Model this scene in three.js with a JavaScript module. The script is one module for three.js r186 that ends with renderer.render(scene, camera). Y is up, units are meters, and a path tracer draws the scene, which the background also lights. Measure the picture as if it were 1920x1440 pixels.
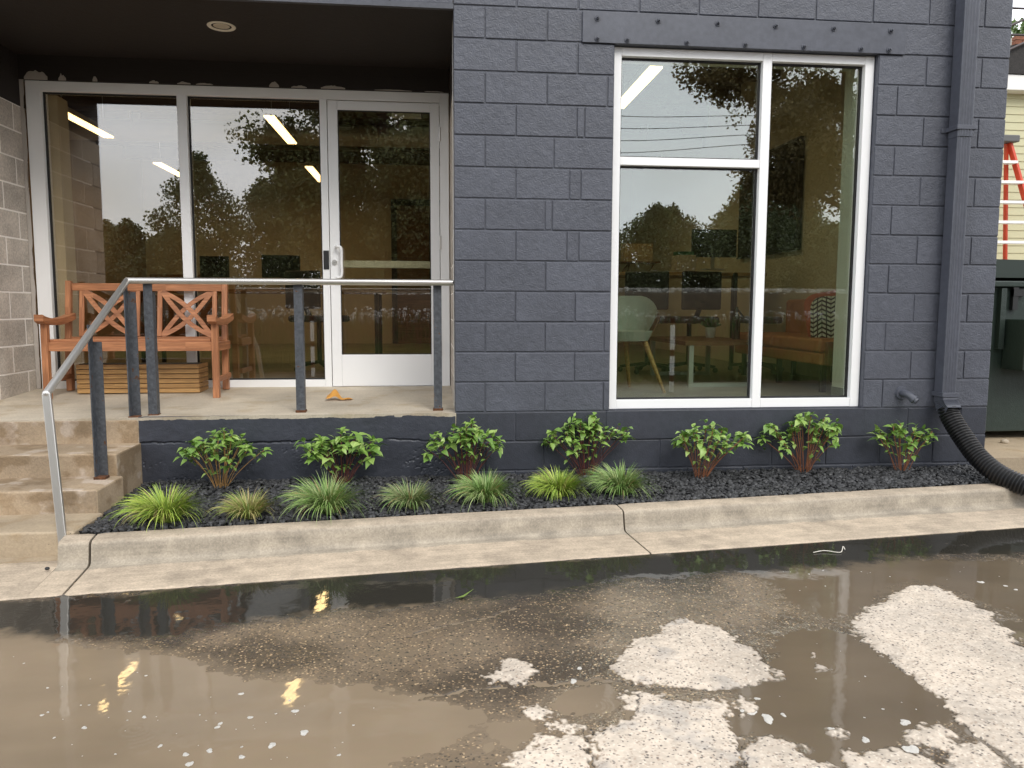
import * as THREE from 'three';
import { RoundedBoxGeometry } from 'three/addons/geometries/RoundedBoxGeometry.js';
import { mergeGeometries, mergeVertices } from 'three/addons/utils/BufferGeometryUtils.js';
import { RectAreaLightUniformsLib } from 'three/addons/lights/RectAreaLightUniformsLib.js';

// ------------------------------------------------------------------ camera, sky, sun, exposure
const scene = new THREE.Scene();
const camera = new THREE.PerspectiveCamera(53.125, 4 / 3, 0.05, 400);
camera.rotation.order = 'YXZ';
camera.position.set(-0.1482, 0.7052, 5.1575);
camera.rotation.set(-0.0989, -0.1029, 0.0029);
const renderer = new THREE.WebGLRenderer({ antialias: true });
renderer.setSize(1024, 768);
renderer.toneMapping = THREE.LinearToneMapping;
renderer.toneMappingExposure = 1.42;
renderer.shadowMap.enabled = true;
RectAreaLightUniformsLib.init();

function mulberry(a) { return () => { a |= 0; a = a + 0x6D2B79F5 | 0; let t = Math.imul(a ^ a >>> 15, 1 | a); t = t + Math.imul(t ^ t >>> 7, 61 | t) ^ t; return ((t ^ t >>> 14) >>> 0) / 4294967296; }; }
const rng = mulberry(71);
const rr = (a, b) => a + (b - a) * rng();
const clamp = (x, a = 0, b = 1) => Math.min(b, Math.max(a, x));
const sst = (a, b, x) => { const t = clamp((x - a) / (b - a)); return t * t * (3 - 2 * t); };
const lerp = (a, b, t) => a + (b - a) * t;
function hash(x, y, s) { let h = Math.imul(x, 374761393) + Math.imul(y, 668265263) + Math.imul(s, 974634777) | 0; h = Math.imul(h ^ h >>> 13, 1274126177); h ^= h >>> 16; return (h >>> 0) / 4294967296; }
function vn(x, y, s = 0, p = 1e6) {           // value noise with period p
  const xi = Math.floor(x), yi = Math.floor(y), fx = x - xi, fy = y - yi;
  const u = fx * fx * (3 - 2 * fx), v = fy * fy * (3 - 2 * fy), m = (a) => ((a % p) + p) % p;
  const a = hash(m(xi), m(yi), s), b = hash(m(xi + 1), m(yi), s), c = hash(m(xi), m(yi + 1), s), d = hash(m(xi + 1), m(yi + 1), s);
  return a + (b - a) * u + (c - a) * v + (a - b - c + d) * u * v;
}
function fbm(x, y, o = 4, s = 0, p = 1e6) { let t = 0, a = 0.5, n = 0; for (let i = 0; i < o; i++) { t += a * vn(x, y, s + i * 17, p); n += a; x *= 2; y *= 2; p *= 2; a *= 0.5; } return t / n; }

{ // overcast sky
  const W = 1024, H = 512, d = new Float32Array(W * H * 4);
  for (let j = 0; j < H; j++) for (let i = 0; i < W; i++) {
    const el = (j + 0.5) / H * Math.PI - Math.PI / 2, az = i / W * Math.PI * 2;
    const k = 1 / (Math.max(Math.sin(el), 0) + 0.28), n = fbm(Math.cos(az) * Math.cos(el) * k * 2.2 + 9, Math.sin(az) * Math.cos(el) * k * 2.2 + 5, 5, 3);
    const c = sst(0.3, 0.72, n), b = (1.12 - 0.2 * c) * (1.72 - 0.8 * Math.max(0, Math.sin(el))), q = (j * W + i) * 4;
    d[q] = b * lerp(0.95, 0.97, c); d[q + 1] = b * 0.985; d[q + 2] = b * lerp(1.06, 1.0, c); d[q + 3] = 1;
  }
  const t = new THREE.DataTexture(d, W, H, THREE.RGBAFormat, THREE.FloatType);
  t.mapping = THREE.EquirectangularReflectionMapping; t.magFilter = THREE.LinearFilter; t.minFilter = THREE.LinearFilter; t.needsUpdate = true;
  scene.background = t; scene.environment = t;
}
const sun = new THREE.DirectionalLight(new THREE.Color(1, 0.96, 0.9), 1.3);
sun.position.set(4, 9.6, 9.6); sun.target.position.set(0, 0, 0); sun.castShadow = true; sun.shadow.radius = 45;
Object.assign(sun.shadow.camera, { left: -12, right: 12, top: 12, bottom: -12, near: 0.5, far: 60 }); sun.shadow.mapSize.set(2048, 2048);
scene.add(sun, sun.target);

// ------------------------------------------------------------------ helpers
const used = {};
function numbered(n) { used[n] = (used[n] ?? -1) + 1; return used[n] ? `${n}_${String(used[n]).padStart(3, '0')}` : n; }
function tag(o, label, category, group) { o.userData.label = label; o.userData.category = category; if (group) o.userData.group = group; return o; }
function thing(name, label, category, pos = [0, 0, 0], group) { const g = new THREE.Group(); g.name = numbered(name); g.position.set(...pos); tag(g, label, category, group); scene.add(g); return g; }
function part(name, geo, mat, parent, label) { const m = new THREE.Mesh(Array.isArray(geo) ? merge(geo) : geo, mat); m.name = name; if (label) m.userData.label = label; parent.add(m); return m; }
function solid(name, geo, mat, label, category, group) { const m = part(numbered(name), geo, mat, scene); return tag(m, label, category, group); }
function struct(name, geo, mat) { const m = part(numbered(name), geo, mat, scene); m.userData.kind = 'structure'; return m; }
function flat(g) { const o = g.index ? g.toNonIndexed() : g; for (const k of Object.keys(o.attributes)) if (!['position', 'normal', 'uv'].includes(k)) o.deleteAttribute(k); return o; }
function merge(list) { return mergeGeometries(list.map(flat)); }
function wuv(g, ox = 0, oy = 0) {             // box-projected uv in metres
  g = flat(g); const p = g.attributes.position, n = g.attributes.normal, uv = new Float32Array(p.count * 2);
  const a = new THREE.Vector3(), b = new THREE.Vector3(), c = new THREE.Vector3();
  for (let i = 0; i < p.count; i += 3) {
    a.fromBufferAttribute(p, i); b.fromBufferAttribute(p, i + 1).sub(a); c.fromBufferAttribute(p, i + 2).sub(a); b.cross(c);
    const x = Math.abs(b.x), y = Math.abs(b.y), z = Math.abs(b.z);
    for (let k = i; k < i + 3; k++) {
      const X = p.getX(k), Y = p.getY(k), Z = p.getZ(k);
      if (z >= x && z >= y) { uv[2 * k] = X + ox; uv[2 * k + 1] = Y + oy; }
      else if (y >= x) { uv[2 * k] = X + ox; uv[2 * k + 1] = Z + oy; }
      else { uv[2 * k] = Z + ox; uv[2 * k + 1] = Y + oy; }
    }
  }
  g.setAttribute('uv', new THREE.BufferAttribute(uv, 2)); return g;
}
function bx(x0, x1, y0, y1, z0, z1, r = 0, seg = 1) {
  const w = x1 - x0, h = y1 - y0, d = z1 - z0;
  const g = r ? new RoundedBoxGeometry(w, h, d, seg, Math.min(r, w / 2.01, h / 2.01, d / 2.01)) : new THREE.BoxGeometry(w, h, d);
  g.translate((x0 + x1) / 2, (y0 + y1) / 2, (z0 + z1) / 2); return g;
}
const turned = (g) => { const u = g.attributes.uv; for (let i = 0; i < u.count; i++) u.setXY(i, u.getY(i), u.getX(i)); return g; };   // grain along the other axis
const bxu = (...a) => wuv(bx(...a));
const V = (x, y, z) => new THREE.Vector3(x, y, z);
function cyl(a, b, r0, r1 = r0, n = 10) {
  const A = V(...a), B = V(...b), d = B.clone().sub(A), g = new THREE.CylinderGeometry(r1, r0, d.length(), n, 1);
  g.translate(0, d.length() / 2, 0); g.applyQuaternion(new THREE.Quaternion().setFromUnitVectors(V(0, 1, 0), d.normalize())); g.translate(...a); return g;
}
function bar(a, b, w, t, up = [0, 1, 0], r = 0) { // rectangular bar from a to b; w across, t along up
  const A = V(...a), B = V(...b), d = B.clone().sub(A), L = d.length(); d.normalize();
  let u = V(...up); u.addScaledVector(d, -u.dot(d)).normalize(); const s = V(0, 0, 0).crossVectors(u, d);
  const g = r ? new RoundedBoxGeometry(w, t, L, 1, r) : new THREE.BoxGeometry(w, t, L);
  g.applyMatrix4(new THREE.Matrix4().makeBasis(s, u, d)); g.translate((a[0] + b[0]) / 2, (a[1] + b[1]) / 2, (a[2] + b[2]) / 2); return g;
}
function tube(pts, r, n = 24, rad = 8) { return new THREE.TubeGeometry(new THREE.CatmullRomCurve3(pts.map((p) => V(...p))), n, r, rad); }
function extrude(pts, depth, bevel = 0) { const s = new THREE.Shape(pts.map(([x, y]) => new THREE.Vector2(x, y))); return new THREE.ExtrudeGeometry(s, { depth, bevelEnabled: bevel > 0, bevelSize: bevel, bevelThickness: bevel, bevelSegments: 2, curveSegments: 8 }); }
function sheet(pts, y, thick) { const g = extrude(pts.map(([x, z]) => [x, -z]), thick); g.rotateX(-Math.PI / 2); g.translate(0, y - thick, 0); return wuv(g); }

function tex(n, size, fn, srgb = true) {
  const d = new Uint8Array(n * n * 4);
  for (let j = 0; j < n; j++) for (let i = 0; i < n; i++) { const c = fn(i / n, j / n, i, j), q = (j * n + i) * 4; for (let k = 0; k < 3; k++) d[q + k] = 255 * clamp(Array.isArray(c) ? c[k] : c); d[q + 3] = 255; }
  const t = new THREE.DataTexture(d, n, n); t.wrapS = t.wrapT = THREE.RepeatWrapping; t.magFilter = t.minFilter = THREE.LinearFilter; if (srgb) t.colorSpace = THREE.SRGBColorSpace; t.repeat.set(1 / size, 1 / size); t.needsUpdate = true; return t;
}
const lin = (r, g, b) => new THREE.Color().setRGB(r, g, b);
const mat = (c, roughness = 0.8, o = {}) => new THREE.MeshStandardMaterial({ color: Array.isArray(c) ? lin(...c) : c, roughness, ...o });
const phys = (c, roughness, o = {}) => new THREE.MeshPhysicalMaterial({ color: Array.isArray(c) ? lin(...c) : c, roughness, ...o });

// ------------------------------------------------------------------ textures
const T = {};
T.grain = tex(512, 0.8, (u, v) => 0.55 * fbm(u * 24, v * 24, 4, 1, 24) + 0.45 * fbm(u * 110, v * 110, 2, 2, 110), false);          // rough block relief
T.paintTone = tex(512, 2.2, (u, v) => { const a = fbm(u * 6, v * 6, 5, 4, 6), s = fbm(u * 90, v * 90, 2, 9, 90); let k = 0.83 + 0.17 * a + 0.12 * (s - 0.5); if (vn(u * 170, v * 170, 31, 170) > 0.93 && a > 0.5) k += 0.1; return [k, k, k * 1.005]; });
T.blockTone = tex(512, 1.1, (u, v) => { const a = fbm(u * 5, v * 5, 5, 14, 5), s = fbm(u * 120, v * 120, 2, 19, 120); const k = 0.72 + 0.26 * a + 0.2 * (s - 0.5); return [k, k * 0.985, k * 0.96]; });
T.conc = tex(1024, 1.6, (u, v) => {
  const a = fbm(u * 4, v * 4, 6, 24, 4), b = fbm(u * 9 + 3, v * 9, 5, 28, 9), s = fbm(u * 200, v * 200, 2, 29, 200), st = fbm(u * 3, v * 40, 4, 33, 1e6 > 0 ? 120 : 0);
  let k = 0.74 + 0.26 * a + 0.1 * (s - 0.5) + 0.06 * (st - 0.5); const d = sst(0.56, 0.72, b); k *= 1 - 0.05 * d; if (vn(u * 150, v * 150, 41, 150) > 0.975) k *= 0.72;
  return [k, k * (0.965 - 0.02 * d), k * (0.9 - 0.05 * d)];
});
T.stepc = tex(1024, 1.7, (u, v) => {
  const a = fbm(u * 4, v * 5, 6, 54, 4), b = fbm(u * 11 + 3, v * 14, 6, 58, 11), s = fbm(u * 220, v * 220, 2, 59, 220), w = fbm(u * 13, v * 17, 5, 63, 13);
  let k = 0.66 + 0.3 * a + 0.12 * (s - 0.5); const d = sst(0.5, 0.68, b), l = sst(0.6, 0.72, w); k *= 1 - 0.14 * d; k += 0.09 * l;
  return [k, k * (0.93 - 0.03 * d + 0.03 * l), k * (0.83 - 0.07 * d + 0.09 * l)];
});
T.concBump = tex(512, 0.5, (u, v) => 0.5 * fbm(u * 8, v * 8, 4, 71, 8) + 0.5 * fbm(u * 80, v * 80, 3, 73, 80), false);
T.wood = tex(512, 0.7, (u, v) => { const g = fbm(u * 3 + 1.5 * fbm(u * 2, v * 3, 3, 83, 2), v * 46, 4, 81, 1e6), s = fbm(u * 14, v * 220, 2, 82, 1e6); const k = 0.62 + 0.38 * g + 0.16 * (s - 0.5); return [k, k * (0.93 + 0.07 * g), k * (0.84 + 0.12 * g)]; });
T.rust = tex(512, 0.5, (u, v) => { const a = fbm(u * 10, v * 10, 5, 91, 10), b = fbm(u * 40, v * 40, 3, 92, 40), r = 0.8 * sst(0.685, 0.76, a * 0.7 + b * 0.3); const k = 0.75 + 0.35 * (b - 0.5) + 0.2 * a; return [lerp(k, 0.95, r), lerp(k * 1.02, 0.55, r), lerp(k * 1.05, 0.3, r)]; });
T.brush = tex(256, 0.2, (u, v) => 0.5 + 0.5 * (fbm(u * 3, v * 120, 3, 101, 1e6) - 0.5), false);
T.speck = tex(512, 1.5, (u, v) => { const a = fbm(u * 8, v * 8, 4, 111, 8), s = fbm(u * 150, v * 150, 2, 112, 150); const k = 0.55 + 0.3 * a + 0.5 * (s - 0.5); return [k, k * 0.95, k * 0.88]; });
T.fabric = tex(256, 0.12, (u, v) => 0.75 + 0.25 * Math.sin(u * 150) * Math.sin(v * 150) + 0.1 * (fbm(u * 60, v * 60, 2, 121, 60) - 0.5));

const M = {
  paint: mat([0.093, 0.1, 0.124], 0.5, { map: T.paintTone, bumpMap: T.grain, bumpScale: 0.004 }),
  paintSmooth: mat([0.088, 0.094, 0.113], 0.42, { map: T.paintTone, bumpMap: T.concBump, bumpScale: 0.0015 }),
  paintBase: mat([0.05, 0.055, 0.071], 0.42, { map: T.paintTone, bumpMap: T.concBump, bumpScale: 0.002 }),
  metalPaint: mat([0.093, 0.1, 0.124], 0.38, { map: T.paintTone, bumpMap: T.concBump, bumpScale: 0.0006 }),
  block: mat([0.72, 0.665, 0.61], 0.9, { map: T.blockTone, bumpMap: T.grain, bumpScale: 0.004 }),
  mortar: mat([0.9, 0.85, 0.79], 0.95, { bumpMap: T.grain, bumpScale: 0.003 }),
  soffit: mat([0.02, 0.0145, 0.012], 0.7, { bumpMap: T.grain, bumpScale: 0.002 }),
  plaster: mat([0.42, 0.38, 0.34], 0.95, { bumpMap: T.grain, bumpScale: 0.004 }),
  conc: mat([0.54, 0.465, 0.375], 0.72, { map: T.conc, bumpMap: T.concBump, bumpScale: 0.0025 }),
  step: mat([0.56, 0.5, 0.43], 0.75, { map: T.stepc, bumpMap: T.concBump, bumpScale: 0.003 }),
  slab: mat([0.66, 0.625, 0.575], 0.7, { map: T.conc, bumpMap: T.concBump, bumpScale: 0.002 }),
  alu: mat([0.86, 0.86, 0.86], 0.42, { bumpMap: T.brush, bumpScale: 0.0002 }),
  steel: mat([0.62, 0.6, 0.57], 0.34, { metalness: 0.85, bumpMap: T.brush, bumpScale: 0.0003 }),
  iron: mat([0.115, 0.118, 0.125], 0.5, { metalness: 0.3, map: T.rust, bumpMap: T.concBump, bumpScale: 0.001 }),
  rust: mat([0.2, 0.085, 0.035], 0.95, { map: T.speck, bumpMap: T.grain, bumpScale: 0.004 }),
  gasket: mat([0.012, 0.012, 0.013], 0.6),
  teak: mat([0.62, 0.28, 0.145], 0.5, { map: T.wood }),
  acacia: mat([0.66, 0.4, 0.17], 0.55, { map: T.wood }),
  darkWood: mat([0.24, 0.115, 0.05], 0.5, { map: T.wood }),
  black: mat([0.014, 0.014, 0.015], 0.5),
  blackGloss: mat([0.008, 0.009, 0.009], 0.12),
  hose: mat([0.01, 0.01, 0.011], 0.36),
  drywall: mat([0.62, 0.55, 0.43], 0.9, { bumpMap: T.grain, bumpScale: 0.001 }),
  whiteWall: mat([0.74, 0.74, 0.7], 0.85),
  office: mat([0.36, 0.34, 0.31], 0.4, { map: T.conc }),
  deck: mat([0.16, 0.1, 0.06], 0.8, { map: T.wood }),
  white: mat([0.78, 0.77, 0.74], 0.5),
  duct: mat([0.5, 0.5, 0.5], 0.45, { metalness: 0.5 }),
};
const glassStore = phys([0.86, 0.8, 0.66], 0.0, { transmission: 1, thickness: 0, ior: 2.333 });
const glassWindow = phys([0.74, 0.84, 0.72], 0.0, { transmission: 1, thickness: 0, ior: 2.333 });
const glassInner = phys([0.97, 0.97, 0.96], 0.0, { transmission: 1, thickness: 0, ior: 1.9 });

// ------------------------------------------------------------------ ground
const m8 = 0.2032;                                   // block module
struct('ground', wuv(new THREE.PlaneGeometry(320, 320).rotateX(-Math.PI / 2).translate(0, -0.66, 0)), mat([0.09, 0.085, 0.06], 0.95, { map: T.speck }));
struct('asphalt_lot', wuv(bx(-60, 60, -0.655, -0.602, -1.2, 7.6)), mat([0.1, 0.085, 0.07], 0.35, { map: T.speck, bumpMap: T.grain, bumpScale: 0.003 }));

const DRY = [[[1.532, 2.288], [1.770, 2.083], [2.087, 1.886], [2.196, 1.883], [2.208, 2.031], [2.184, 2.183], [2.232, 2.217], [2.148, 2.293], [2.166, 2.375], [2.076, 2.516], [2.110, 2.633], [1.781, 3.286], [1.509, 3.259], [1.498, 3.233], [1.499, 3.079], [1.507, 2.971], [1.533, 2.854], [1.518, 2.701], [1.514, 2.508]],
  [[0.499, 2.477], [0.560, 2.393], [0.735, 2.263], [0.884, 2.144], [0.977, 2.235], [1.058, 2.394], [1.052, 2.552], [1.060, 2.677], [0.920, 2.721], [0.781, 2.737], [0.663, 2.696], [0.527, 2.644], [0.499, 2.562]],
  [[0.017, 2.583], [0.076, 2.549], [0.104, 2.460], [0.182, 2.468], [0.199, 2.561], [0.162, 2.636], [0.043, 2.617]],
  [[0.135, 2.787], [0.190, 2.769], [0.236, 2.814], [0.222, 2.846], [0.154, 2.839]],
  [[0.190, 2.890], [0.251, 2.880], [0.294, 2.922], [0.249, 2.942]],
  [[0.063, 3.065], [0.141, 3.004], [0.150, 2.938], [0.284, 2.975], [0.289, 3.033], [0.276, 3.212], [0.058, 3.190]],
  [[0.319, 2.964], [0.369, 2.923], [0.460, 2.901], [0.502, 2.873], [0.472, 2.751], [0.577, 2.736], [0.665, 2.805], [0.808, 2.836], [0.772, 2.993], [0.742, 3.105], [0.638, 3.247], [0.290, 3.213]],
  [[0.841, 2.822], [0.883, 2.809], [0.890, 2.878], [0.842, 2.906]],
  [[0.789, 3.054], [0.873, 3.033], [0.933, 3.082], [0.923, 3.136], [0.972, 3.181], [0.929, 3.276], [0.696, 3.253]],
  [[1.283, 2.463], [1.248, 2.571], [1.284, 2.638], [1.211, 2.643]],
  [[1.030, 3.119], [1.101, 3.140], [1.219, 3.110], [1.285, 3.212], [1.220, 3.305], [0.987, 3.282]],
  [[1.279, 3.043], [1.401, 2.993], [1.423, 3.087], [1.335, 3.163], [1.283, 3.116]],
  [[1.058, 3.006], [1.128, 3.004], [1.095, 3.049], [1.051, 3.050]],
  [[1.369, 3.139], [1.478, 3.107], [1.455, 3.267], [1.278, 3.310]]];
const POOL = [[[-2.7, 1.978], [-1.847, 2.065], [-1.532, 2.191], [-1.268, 2.275], [-1.093, 2.345], [-0.920, 2.492], [-0.539, 2.605], [-0.356, 2.652], [-0.282, 2.702], [-0.176, 2.774], [-0.042, 2.852], [-0.127, 2.920], [-0.269, 2.984], [-0.354, 3.076], [-0.397, 3.4], [-2.7, 3.6]],
  [[1.477, 1.528], [1.897, 1.485], [2.837, 1.573], [2.799, 1.954], [2.405, 2.398], [2.131, 2.448], [2.286, 2.163], [2.272, 1.869], [2.092, 1.816], [1.683, 2.105], [1.508, 2.204], [1.440, 1.958]],
  [[0.898, 2.774], [1.084, 2.699], [1.213, 2.384], [1.410, 2.302], [1.485, 2.411], [1.469, 2.716], [1.481, 2.902], [1.468, 3.000], [1.314, 3.016], [1.196, 3.094], [1.053, 3.108], [0.972, 3.072], [0.870, 3.003], [0.812, 2.935]],
  [[0.324, 2.718], [0.439, 2.693], [0.476, 2.769], [0.339, 2.824], [0.258, 2.782]],
  [[0.038, 2.897], [0.130, 2.900], [0.113, 2.973], [0.023, 2.984]],
  [[0.965, 3.085], [1.148, 3.117], [1.016, 3.285], [0.929, 3.276]]];
const GUT = [[[-2.7, 1.72], [-1.828, 1.627], [-1.269, 1.567], [-0.447, 1.441], [0.952, 1.282], [1.551, 1.219], [3.364, 1.005], [4.3, 0.9], [4.3, 1.3], [2.992, 1.456], [2.337, 1.439], [1.685, 1.564], [1.115, 1.612], [0.706, 1.648], [0.301, 1.784], [-0.041, 1.817], [-0.183, 1.866], [-0.550, 1.892], [-0.949, 1.996], [-1.169, 2.105], [-1.442, 2.079], [-1.874, 2.012], [-2.7, 1.99]]];
const CRACK = [[[-0.457, 2.695], [-0.283, 2.695], [-0.070, 2.680], [0.151, 2.646], [0.339, 2.638], [0.462, 2.638], [0.520, 2.671], [0.778, 2.744], [1.057, 2.715]],
  [[1.454, 1.644], [1.519, 1.900], [1.525, 2.288], [1.507, 2.508], [1.508, 2.713], [1.520, 2.864], [1.498, 2.977], [1.489, 3.088], [1.492, 3.237], [1.493, 3.355]],
  [[0.292, 2.931], [0.296, 3.020], [0.285, 3.213]], [[0.836, 2.856], [0.776, 3.023], [0.736, 3.158], [0.665, 3.274]],
  [[-0.244, 2.194], [0.041, 2.035], [0.234, 1.937]], [[0.293, 2.970], [0.458, 2.907], [0.577, 2.736]]];
const AX0 = -2.8, AX1 = 4.4, AZ0 = 0.85, AZ1 = 4.45, yA = -0.590, yW = -0.5925;
function sdPolys(polys, x, z) {                       // positive inside
  let best = -9;
  for (const p of polys) {
    let d = 9, ins = false;
    for (let i = 0, j = p.length - 1; i < p.length; j = i++) {
      const ex = p[j][0] - p[i][0], ez = p[j][1] - p[i][1], wx = x - p[i][0], wz = z - p[i][1], t = clamp((wx * ex + wz * ez) / (ex * ex + ez * ez));
      d = Math.min(d, Math.hypot(wx - ex * t, wz - ez * t));
      if ((p[i][1] > z) !== (p[j][1] > z) && x < (p[j][0] - p[i][0]) * (z - p[i][1]) / (p[j][1] - p[i][1]) + p[i][0]) ins = !ins;
    }
    best = Math.max(best, ins ? d : -d);
  }
  return best;
}
function dLines(lines, x, z) { let d = 9; for (const l of lines) for (let i = 1; i < l.length; i++) { const ex = l[i][0] - l[i - 1][0], ez = l[i][1] - l[i - 1][1], wx = x - l[i - 1][0], wz = z - l[i - 1][1], t = clamp((wx * ex + wz * ez) / (ex * ex + ez * ez)); d = Math.min(d, Math.hypot(wx - ex * t, wz - ez * t)); } return d; }
const GN = 360, GM = 180, fields = { dry: new Float32Array(GN * GM), pool: new Float32Array(GN * GM), gut: new Float32Array(GN * GM), crack: new Float32Array(GN * GM) };
for (let j = 0; j < GM; j++) for (let i = 0; i < GN; i++) {
  const x = lerp(AX0, AX1, i / (GN - 1)), z = lerp(AZ0, AZ1, j / (GM - 1)), q = j * GN + i;
  fields.dry[q] = sdPolys(DRY, x, z); fields.pool[q] = sdPolys(POOL, x, z); fields.gut[q] = sdPolys(GUT, x, z); fields.crack[q] = dLines(CRACK, x, z);
}
function field(f, x, z) {
  const u = clamp((x - AX0) / (AX1 - AX0)) * (GN - 1.001), v = clamp((z - AZ0) / (AZ1 - AZ0)) * (GM - 1.001), i = Math.floor(u), j = Math.floor(v), a = u - i, b = v - j, q = j * GN + i;
  return lerp(lerp(f[q], f[q + 1], a), lerp(f[q + GN], f[q + GN + 1], a), b);
}
function surf(x, z) {                                 // what the tarmac is at a point
  const wx = x + 0.06 * (fbm(x * 5, z * 5, 3, 201) - 0.5) + 0.06 * (fbm(x * 24, z * 24, 4, 203) - 0.5), wz = z + 0.06 * (fbm(x * 5 + 40, z * 5, 3, 205) - 0.5) + 0.06 * (fbm(x * 24 + 9, z * 24, 4, 207) - 0.5);
  const n = fbm(x * 70, z * 70, 2, 209) - 0.5;
  return { dry: field(fields.dry, wx, wz) + 0.045 * n, pool: field(fields.pool, wx, wz) + 0.02 * n, gut: field(fields.gut, x + (wx - x) * 0.7, z + (wz - z) * 1.6) + 0.02 * n, crack: field(fields.crack, wx, wz), n };
}
{
  const W = 2048, H = 1024, col = new Uint8Array(W * H * 4), rough = new Uint8Array(W * H * 4), bump = new Uint8Array(W * H * 4);
  const s8 = (v) => 255 * Math.pow(clamp(v), 1 / 2.2), cell = 0.0075;
  for (let j = 0; j < H; j++) for (let i = 0; i < W; i++) {
    const x = lerp(AX0, AX1, (i + 0.5) / W), z = lerp(AZ0, AZ1, (j + 0.5) / H), q = (j * W + i) * 4;
    const s = surf(x, z), dry = sst(-0.008, 0.008, s.dry), gut = sst(-0.13, 0.03, s.gut + 0.06 * (fbm(x * 9, z * 14, 3, 223) - 0.5)) * (1 - dry), mud = fbm(x * 3, z * 3, 4, 221);
    // aggregate: jittered stones
    const cx = Math.floor(x / cell), cz = Math.floor(z / cell); let st = 0, sc = 0, hid = 0;
    for (let a = -1; a <= 1; a++) for (let b = -1; b <= 1; b++) {
      const X = cx + a, Z = cz + b, r = hash(X, Z, 301); if (r > 0.62) continue;
      const px = (X + hash(X, Z, 302)) * cell, pz = (Z + hash(X, Z, 303)) * cell, R = cell * (0.22 + 0.42 * hash(X, Z, 304)), d = Math.hypot((x - px), (z - pz) * (0.8 + 0.5 * hash(X, Z, 305))) / R;
      if (d < 1 && 1 - d > st) { st = 1 - d; sc = hash(X, Z, 306); hid = hash(X, Z, 307); }
    }
    const stone = st > 0.15 ? 1 : 0, blot = fbm(x * 11, z * 11, 4, 231);
    const mm = sst(0.3, 0.7, mud); let c = [lerp(0.075, 0.19, mm), lerp(0.056, 0.142, mm), lerp(0.037, 0.094, mm)];               // wet, silt between stones
    if (stone && hid < 0.55 + 0.3 * blot) { const k = sc; c = k > 0.8 ? [0.55, 0.4, 0.24] : k > 0.58 ? [0.31, 0.21, 0.12] : k > 0.34 ? [0.15, 0.115, 0.08] : [0.04, 0.036, 0.03]; }
    { const sf = sst(-0.15, 0.02, s.pool + 0.14 * (blot - 0.5)) * (stone && sc > 0.72 && hid < 0.45 ? 0.25 : 0.8), t = lerp(1, 0.62, sst(0.2, 0.9, x)); c = c.map((v, k) => lerp(v, [0.225, 0.172, 0.115][k] * t, sf)); }
    const g = [0.03 + 0.012 * mud, 0.027 + 0.01 * mud, 0.022 + 0.01 * mud], gs = stone && sc > 0.93 ? 0.3 : 0;
    c = c.map((v, k) => lerp(v, g[k] + gs * [0.4, 0.34, 0.26][k], gut));
    if (dry > 0) {
      const o = sst(0.5, 0.62, fbm(x * 7 + 3, z * 7, 4, 241)), dk = 0.62 + 0.5 * mud + 0.3 * s.n + 0.3 * (fbm(x * 16, z * 16, 3, 243) - 0.5);
      let e = [0.63 * dk, 0.54 * dk, 0.44 * dk]; if (stone) { const k = sc; e = k > 0.84 ? [0.13, 0.11, 0.095] : k > 0.6 ? [0.4, 0.32, 0.25] : k > 0.35 ? [0.68, 0.6, 0.5] : e; }
      e = e.map((v, k) => lerp(v, v * [0.72, 0.75, 0.8][k], o * (x > 0.3 && x < 0.9 ? 0.8 : 0.25)));
      c = c.map((v, k) => lerp(v, e[k], dry));
    }
    const ck = sst(0.011, 0.004, s.crack + 0.01 * s.n); c = c.map((v, k) => lerp(v, [0.022, 0.019, 0.016][k], ck * 0.9));
    for (let k = 0; k < 3; k++) col[q + k] = s8(c[k]); col[q + 3] = 255;
    const rg = lerp(lerp(0.2 + 0.16 * s.n, 0.12, gut), 0.88, dry); rough[q] = rough[q + 1] = rough[q + 2] = 255 * clamp(rg); rough[q + 3] = 255;
    const h = clamp(0.4 + 0.3 * (stone ? st : 0) * lerp(1, 0.35, gut) + 0.2 * s.n - 0.5 * ck); bump[q] = bump[q + 1] = bump[q + 2] = 255 * h; bump[q + 3] = 255;
  }
  const mk = (d, srgb, w = W, h = H) => { const t = new THREE.DataTexture(d, w, h); t.magFilter = t.minFilter = THREE.LinearFilter; if (srgb) t.colorSpace = THREE.SRGBColorSpace; t.needsUpdate = true; return t; };
  const nx = 720, nz = 360, g = new THREE.PlaneGeometry(AX1 - AX0, AZ1 - AZ0, nx, nz).rotateX(-Math.PI / 2), p = g.attributes.position, uv = g.attributes.uv;
  g.translate((AX0 + AX1) / 2, 0, (AZ0 + AZ1) / 2);
  for (let i = 0; i < p.count; i++) {
    const x = p.getX(i), z = p.getZ(i), s = surf(x, z);
    const y = yA + 0.007 * sst(-0.01, 0.05, s.dry) - (s.pool > -0.2 && x > 1.2 && z < 2.3 ? 0.0042 : 0.0065) * sst(-0.13, 0.09, s.pool) * (1 - sst(-0.02, 0.0, s.dry)) - 0.0042 * sst(-0.08, 0.07, s.gut) + 0.0042 * (fbm(x * 26, z * 34, 4, 251) - 0.5) + 0.003 * (fbm(x * 4, z * 4, 3, 253) - 0.5) - 0.008 * sst(0.012, 0.002, s.crack);
    p.setY(i, y); uv.setXY(i, (x - AX0) / (AX1 - AX0), (z - AZ0) / (AZ1 - AZ0));
  }
  g.computeVertexNormals();
  struct('asphalt', g, mat([1, 1, 1], 1, { map: mk(col, true), roughnessMap: mk(rough), bumpMap: mk(bump), bumpScale: 0.006 }));
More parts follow.
